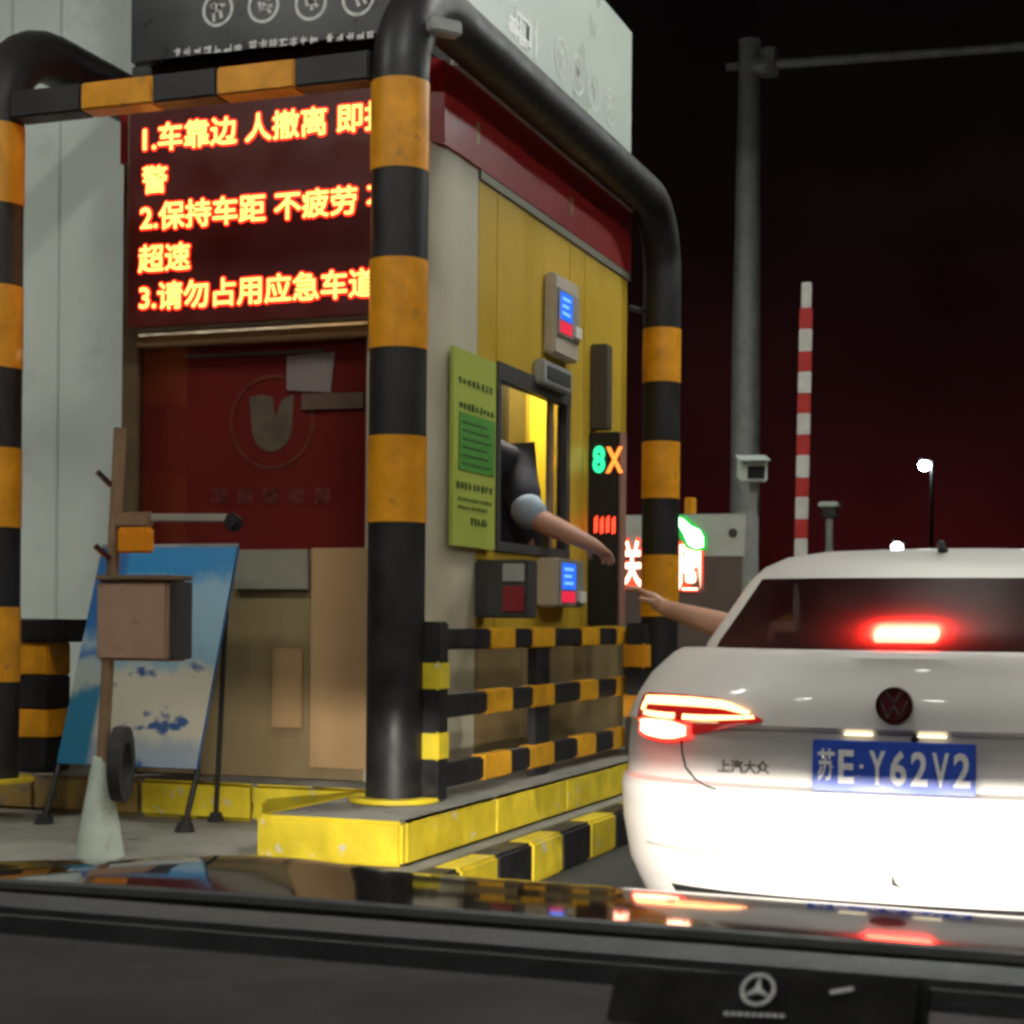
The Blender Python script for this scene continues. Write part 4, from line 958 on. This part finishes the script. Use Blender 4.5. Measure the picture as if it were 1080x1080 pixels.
# raised barrier arm
QY = 14.2
tp, bt = pY(852, 300, QY), pY(846, 587, QY)
t = thing('barrier_gate', 'raised red and white barrier arm beyond the white sedan', 'barrier', (bt.x, QY, ZB))
box('cabinet', 'orange', t, bt.x - .2, bt.x + .12, QY + .06, QY + .4, ZB, 1.15, .02)
MB().tube([(bt.x, QY - .03, 1.0), (bt.x, QY + .06, 1.0)], .07, 16).build('pivot', 'darkgrey', t)
am = None; base_ = Vector((bt.x - .012, QY - .05, .85)); tip_ = Vector((tp.x, QY - .05, tp.z)); L = (tip_ - base_).length
ys_ = [298, 325, 347, 371, 392, 415, 436, 459, 480, 504, 524, 548, 568, 590]
zcut = [pY(850, y_, QY - .05).z for y_ in ys_]; zcut[-1] = .85
for i, (z1, z0) in enumerate(zip(zcut, zcut[1:])):
    f0, f1 = (z0 - base_.z) / (tip_.z - base_.z), (z1 - base_.z) / (tip_.z - base_.z); p0, p1 = base_.lerp(tip_, f0), base_.lerp(tip_, f1)
    wb = .105 if i else .08
    MB().hexa([p0 + Vector((-wb / 2, -.02, 0)), p0 + Vector((wb / 2, -.02, 0)), p0 + Vector((wb / 2, .02, 0)), p0 + Vector((-wb / 2, .02, 0)),
               p1 + Vector((-wb / 2, -.02, 0)), p1 + Vector((wb / 2, -.02, 0)), p1 + Vector((wb / 2, .02, 0)), p1 + Vector((-wb / 2, .02, 0))]).build('arm_section', 'postred' if i % 2 else 'postwhite', t, bevel=.006)

# small post with a hooded head
KY2 = 16.5
q = pY(875, 535, KY2)
t = thing('hooded_post', 'short thin post with small pale hooded head beyond the sedan', 'post', (q.x, KY2, ZB))
MB().tube([(q.x, KY2, ZB), (q.x, KY2, q.z - .05)], .035, 10).build('stem', 'grey', t)
MB().box(q.x - .10, q.x + .09, KY2 - .08, KY2 + .1, q.z - .0, q.z + .05).build('hood', 'white', t, bevel=.012)
MB().box(q.x - .06, q.x + .07, KY2 - .06, KY2 + .08, q.z - .10, q.z - .002).build('head', 'darkgrey', t, bevel=.01)

# far street lamps
for (px, py, Yf, r_, lab) in ((975, 491, 70, .24, 'far street lamp, higher of the two white lights above the sedan roof'), (946, 577, 78, .24, 'far street lamp shining just above the sedan roof'), (1088, 425, 75, .22, 'faint far street lamp at the right picture edge')):
    q = pY(px, py, Yf)
    t = thing('street_lamp', lab, 'street lamp', (q.x, Yf, 0), 'far street lamps')
    MB().tube([(q.x + .3, Yf, 0), (q.x + .3, Yf, q.z + .15)], [.1, .06], 8).build('pole', 'darkgrey', t)
    MB().bar((q.x + .3, Yf, q.z + .15), (q.x - .2, Yf, q.z + .25), .06, .06).build('arm', 'darkgrey', t)
    bm = bmesh.new(); bmesh.ops.create_icosphere(bm, subdivisions=2, radius=r_)
    for v in bm.verts: v.co.z *= .85; v.co += q
    finish(bm, 'lamp_head', 'streetlamp', t, True)

# ================================================================== own car: hood, cowl, dashboard, headlights
own = thing('own_car', 'dark car in the foreground, glossy hood and grey dashboard', 'car', (-.42, .9, 0))
OX = -.42
rows = []
for i in range(25):
    y_ = 1.02 + (1.98 - 1.02) * i / 24
    row = []
    for j in range(33):
        u = (j / 32 - .5) * 2; x_ = OX + u * .93
        z_ = .850 - .008 * (y_ - 1.02) / .8 - .044 * ((y_ - 1.02) / .8) ** 2 - .030 * abs(u) ** 3.5 - .011 * (x_ + 1.3) / 1.2
        z_ += .010 * math.exp(-((abs(u) - .55) / .12) ** 2)             # the two raised creases
        if y_ > 1.72: z_ -= ((y_ - 1.72) / .26) ** 2 * .13
        row.append((x_, y_, z_))
    rows.append(row)
mb = MB(); mb.grid(rows); mb.build('hood', 'hood', own, smooth=True)
box('front_bumper', 'hood', own, OX - .82, OX + .82, 1.86, 2.12, .22, .50, .05)
# cowl, gap and dashboard
def strip(name, m, pts, bev=0):
    """a bar across the car with the given (y,z) section"""
    return MB().prism([(-1.25, y_, z_) for y_, z_ in pts], (1.75, 0, 0)).build(name, m, own, bevel=bev)
strip('cowl', 'cowl', [(.90, .862), (.90, .896), (.925, .902), (.955, .893), (.955, .862)], .004)
strip('wiper_channel', 'blackplastic', [(.80, .83), (.80, .86), (1.06, .86), (1.06, .83)])
strip('windscreen_seal', 'blackplastic', [(.965, .862), (.965, .884), (.995, .884), (.995, .862)], .004)
strip('dashboard', 'dash', [(.20, .80), (.20, .934), (.34, .930), (.60, .922), (.74, .916), (.765, .909), (.775, .890), (.775, .80)], .006)
strip('dash_edge', 'blackplastic', [(.776, .80), (.776, .893), (.795, .895), (.80, .888), (.80, .80)], .002)
# wiper arm
MB().tube([(-.95, .972, .894), (-.55, .978, .897), (.30, 1.0, .890)], .006, 8).build('wiper_arm', 'blackplastic', own, smooth=True)
# headlights: lamp sunk in a lidded housing, so its beam is cut off level
for s in (-1, 1):
    hx, hy, hz = OX + s * .60, 1.72, .585
    hl = MB(); hl.box(hx - .13, hx + .13, hy - .06, hy + .42, hz + .006, hz + .012); hl.box(hx - .13, hx - .12, hy - .06, hy + .1, hz - .1, hz + .005); hl.box(hx + .12, hx + .13, hy - .06, hy + .1, hz - .1, hz + .005); hl.box(hx - .13, hx + .13, hy - .07, hy - .061, hz - .1, hz + .012)
    h_ = hl.build('headlight', 'blackplastic', own)
    ld = bpy.data.lights.new('headlight_beam', 'SPOT'); lo = bpy.data.objects.new('headlight_beam', ld); C.objects.link(lo)
    lo.parent = own; lo.location = Vector((hx, hy, hz)) - ORG[own]; lo.rotation_euler = (R(85), 0, R(4))
    ld.energy = 900; ld.spot_size = R(66); ld.spot_blend = .85; ld.shadow_soft_size = .006; ld.color = (1, .93, .82)

# phone-number plate on the dashboard
q = pZ(800, 1046, .935); PYo = .66
c_ = pY(802, 1050, PYo)
rt_ = Matrix.Rotation(R(-6), 3, 'Z') @ Matrix.Rotation(R(-4), 3, 'Y') @ Matrix.Rotation(R(-38), 3, 'X')
t = thing('dash_plate', 'black parking number plate with silver star emblem on the dashboard', 'parking plate', (c_.x, PYo, .91))
T = lambda x, y, z: c_ + rt_ @ Vector((x, y, z))
MB().obox(c_ + rt_ @ Vector((0, .006, -.004)), (.128, .012, .030), rt_).build('body', 'plateblack', t, bevel=.003)
MB().obox(c_ + Vector((0, .012, -.012)), (.11, .02, .022), Matrix.Rotation(R(-6), 3, 'Z')).build('foot', 'blackplastic', t)
ux, uz, un = rt_ @ Vector((1, 0, 0)), rt_ @ Vector((0, 0, 1)), rt_ @ Vector((0, -1, 0))
sc_ = T(-.001, -.0005, .002)
MB().ring(sc_, ux, uz, .0058, .0070, un * .0008, 32).build('emblem_ring',  'silver', t)
mb = MB(); sp_ = []
for i in range(6):
    a_ = math.pi / 2 + i * math.pi / 3; r_ = .0062 if i % 2 == 0 else .0012; sp_.append(sc_ + ux * math.cos(a_) * r_ + uz * math.sin(a_) * r_)
mb.prism(sp_, un * .0008); mb.build('emblem_star',  'silver', t)
for i in range(9): MB().obox(T(-.0125 + i * .0028, -.0004, -.0085), (.0018, .0006, .0014), rt_).build('emblem_letter',  'silver', t)
MB().obox(T(.032, -.0004, .003), (.009, .0006, .0014), rt_ @ Matrix.Rotation(R(-12), 3, 'Y')).build('silver_mark',  'silver', t)
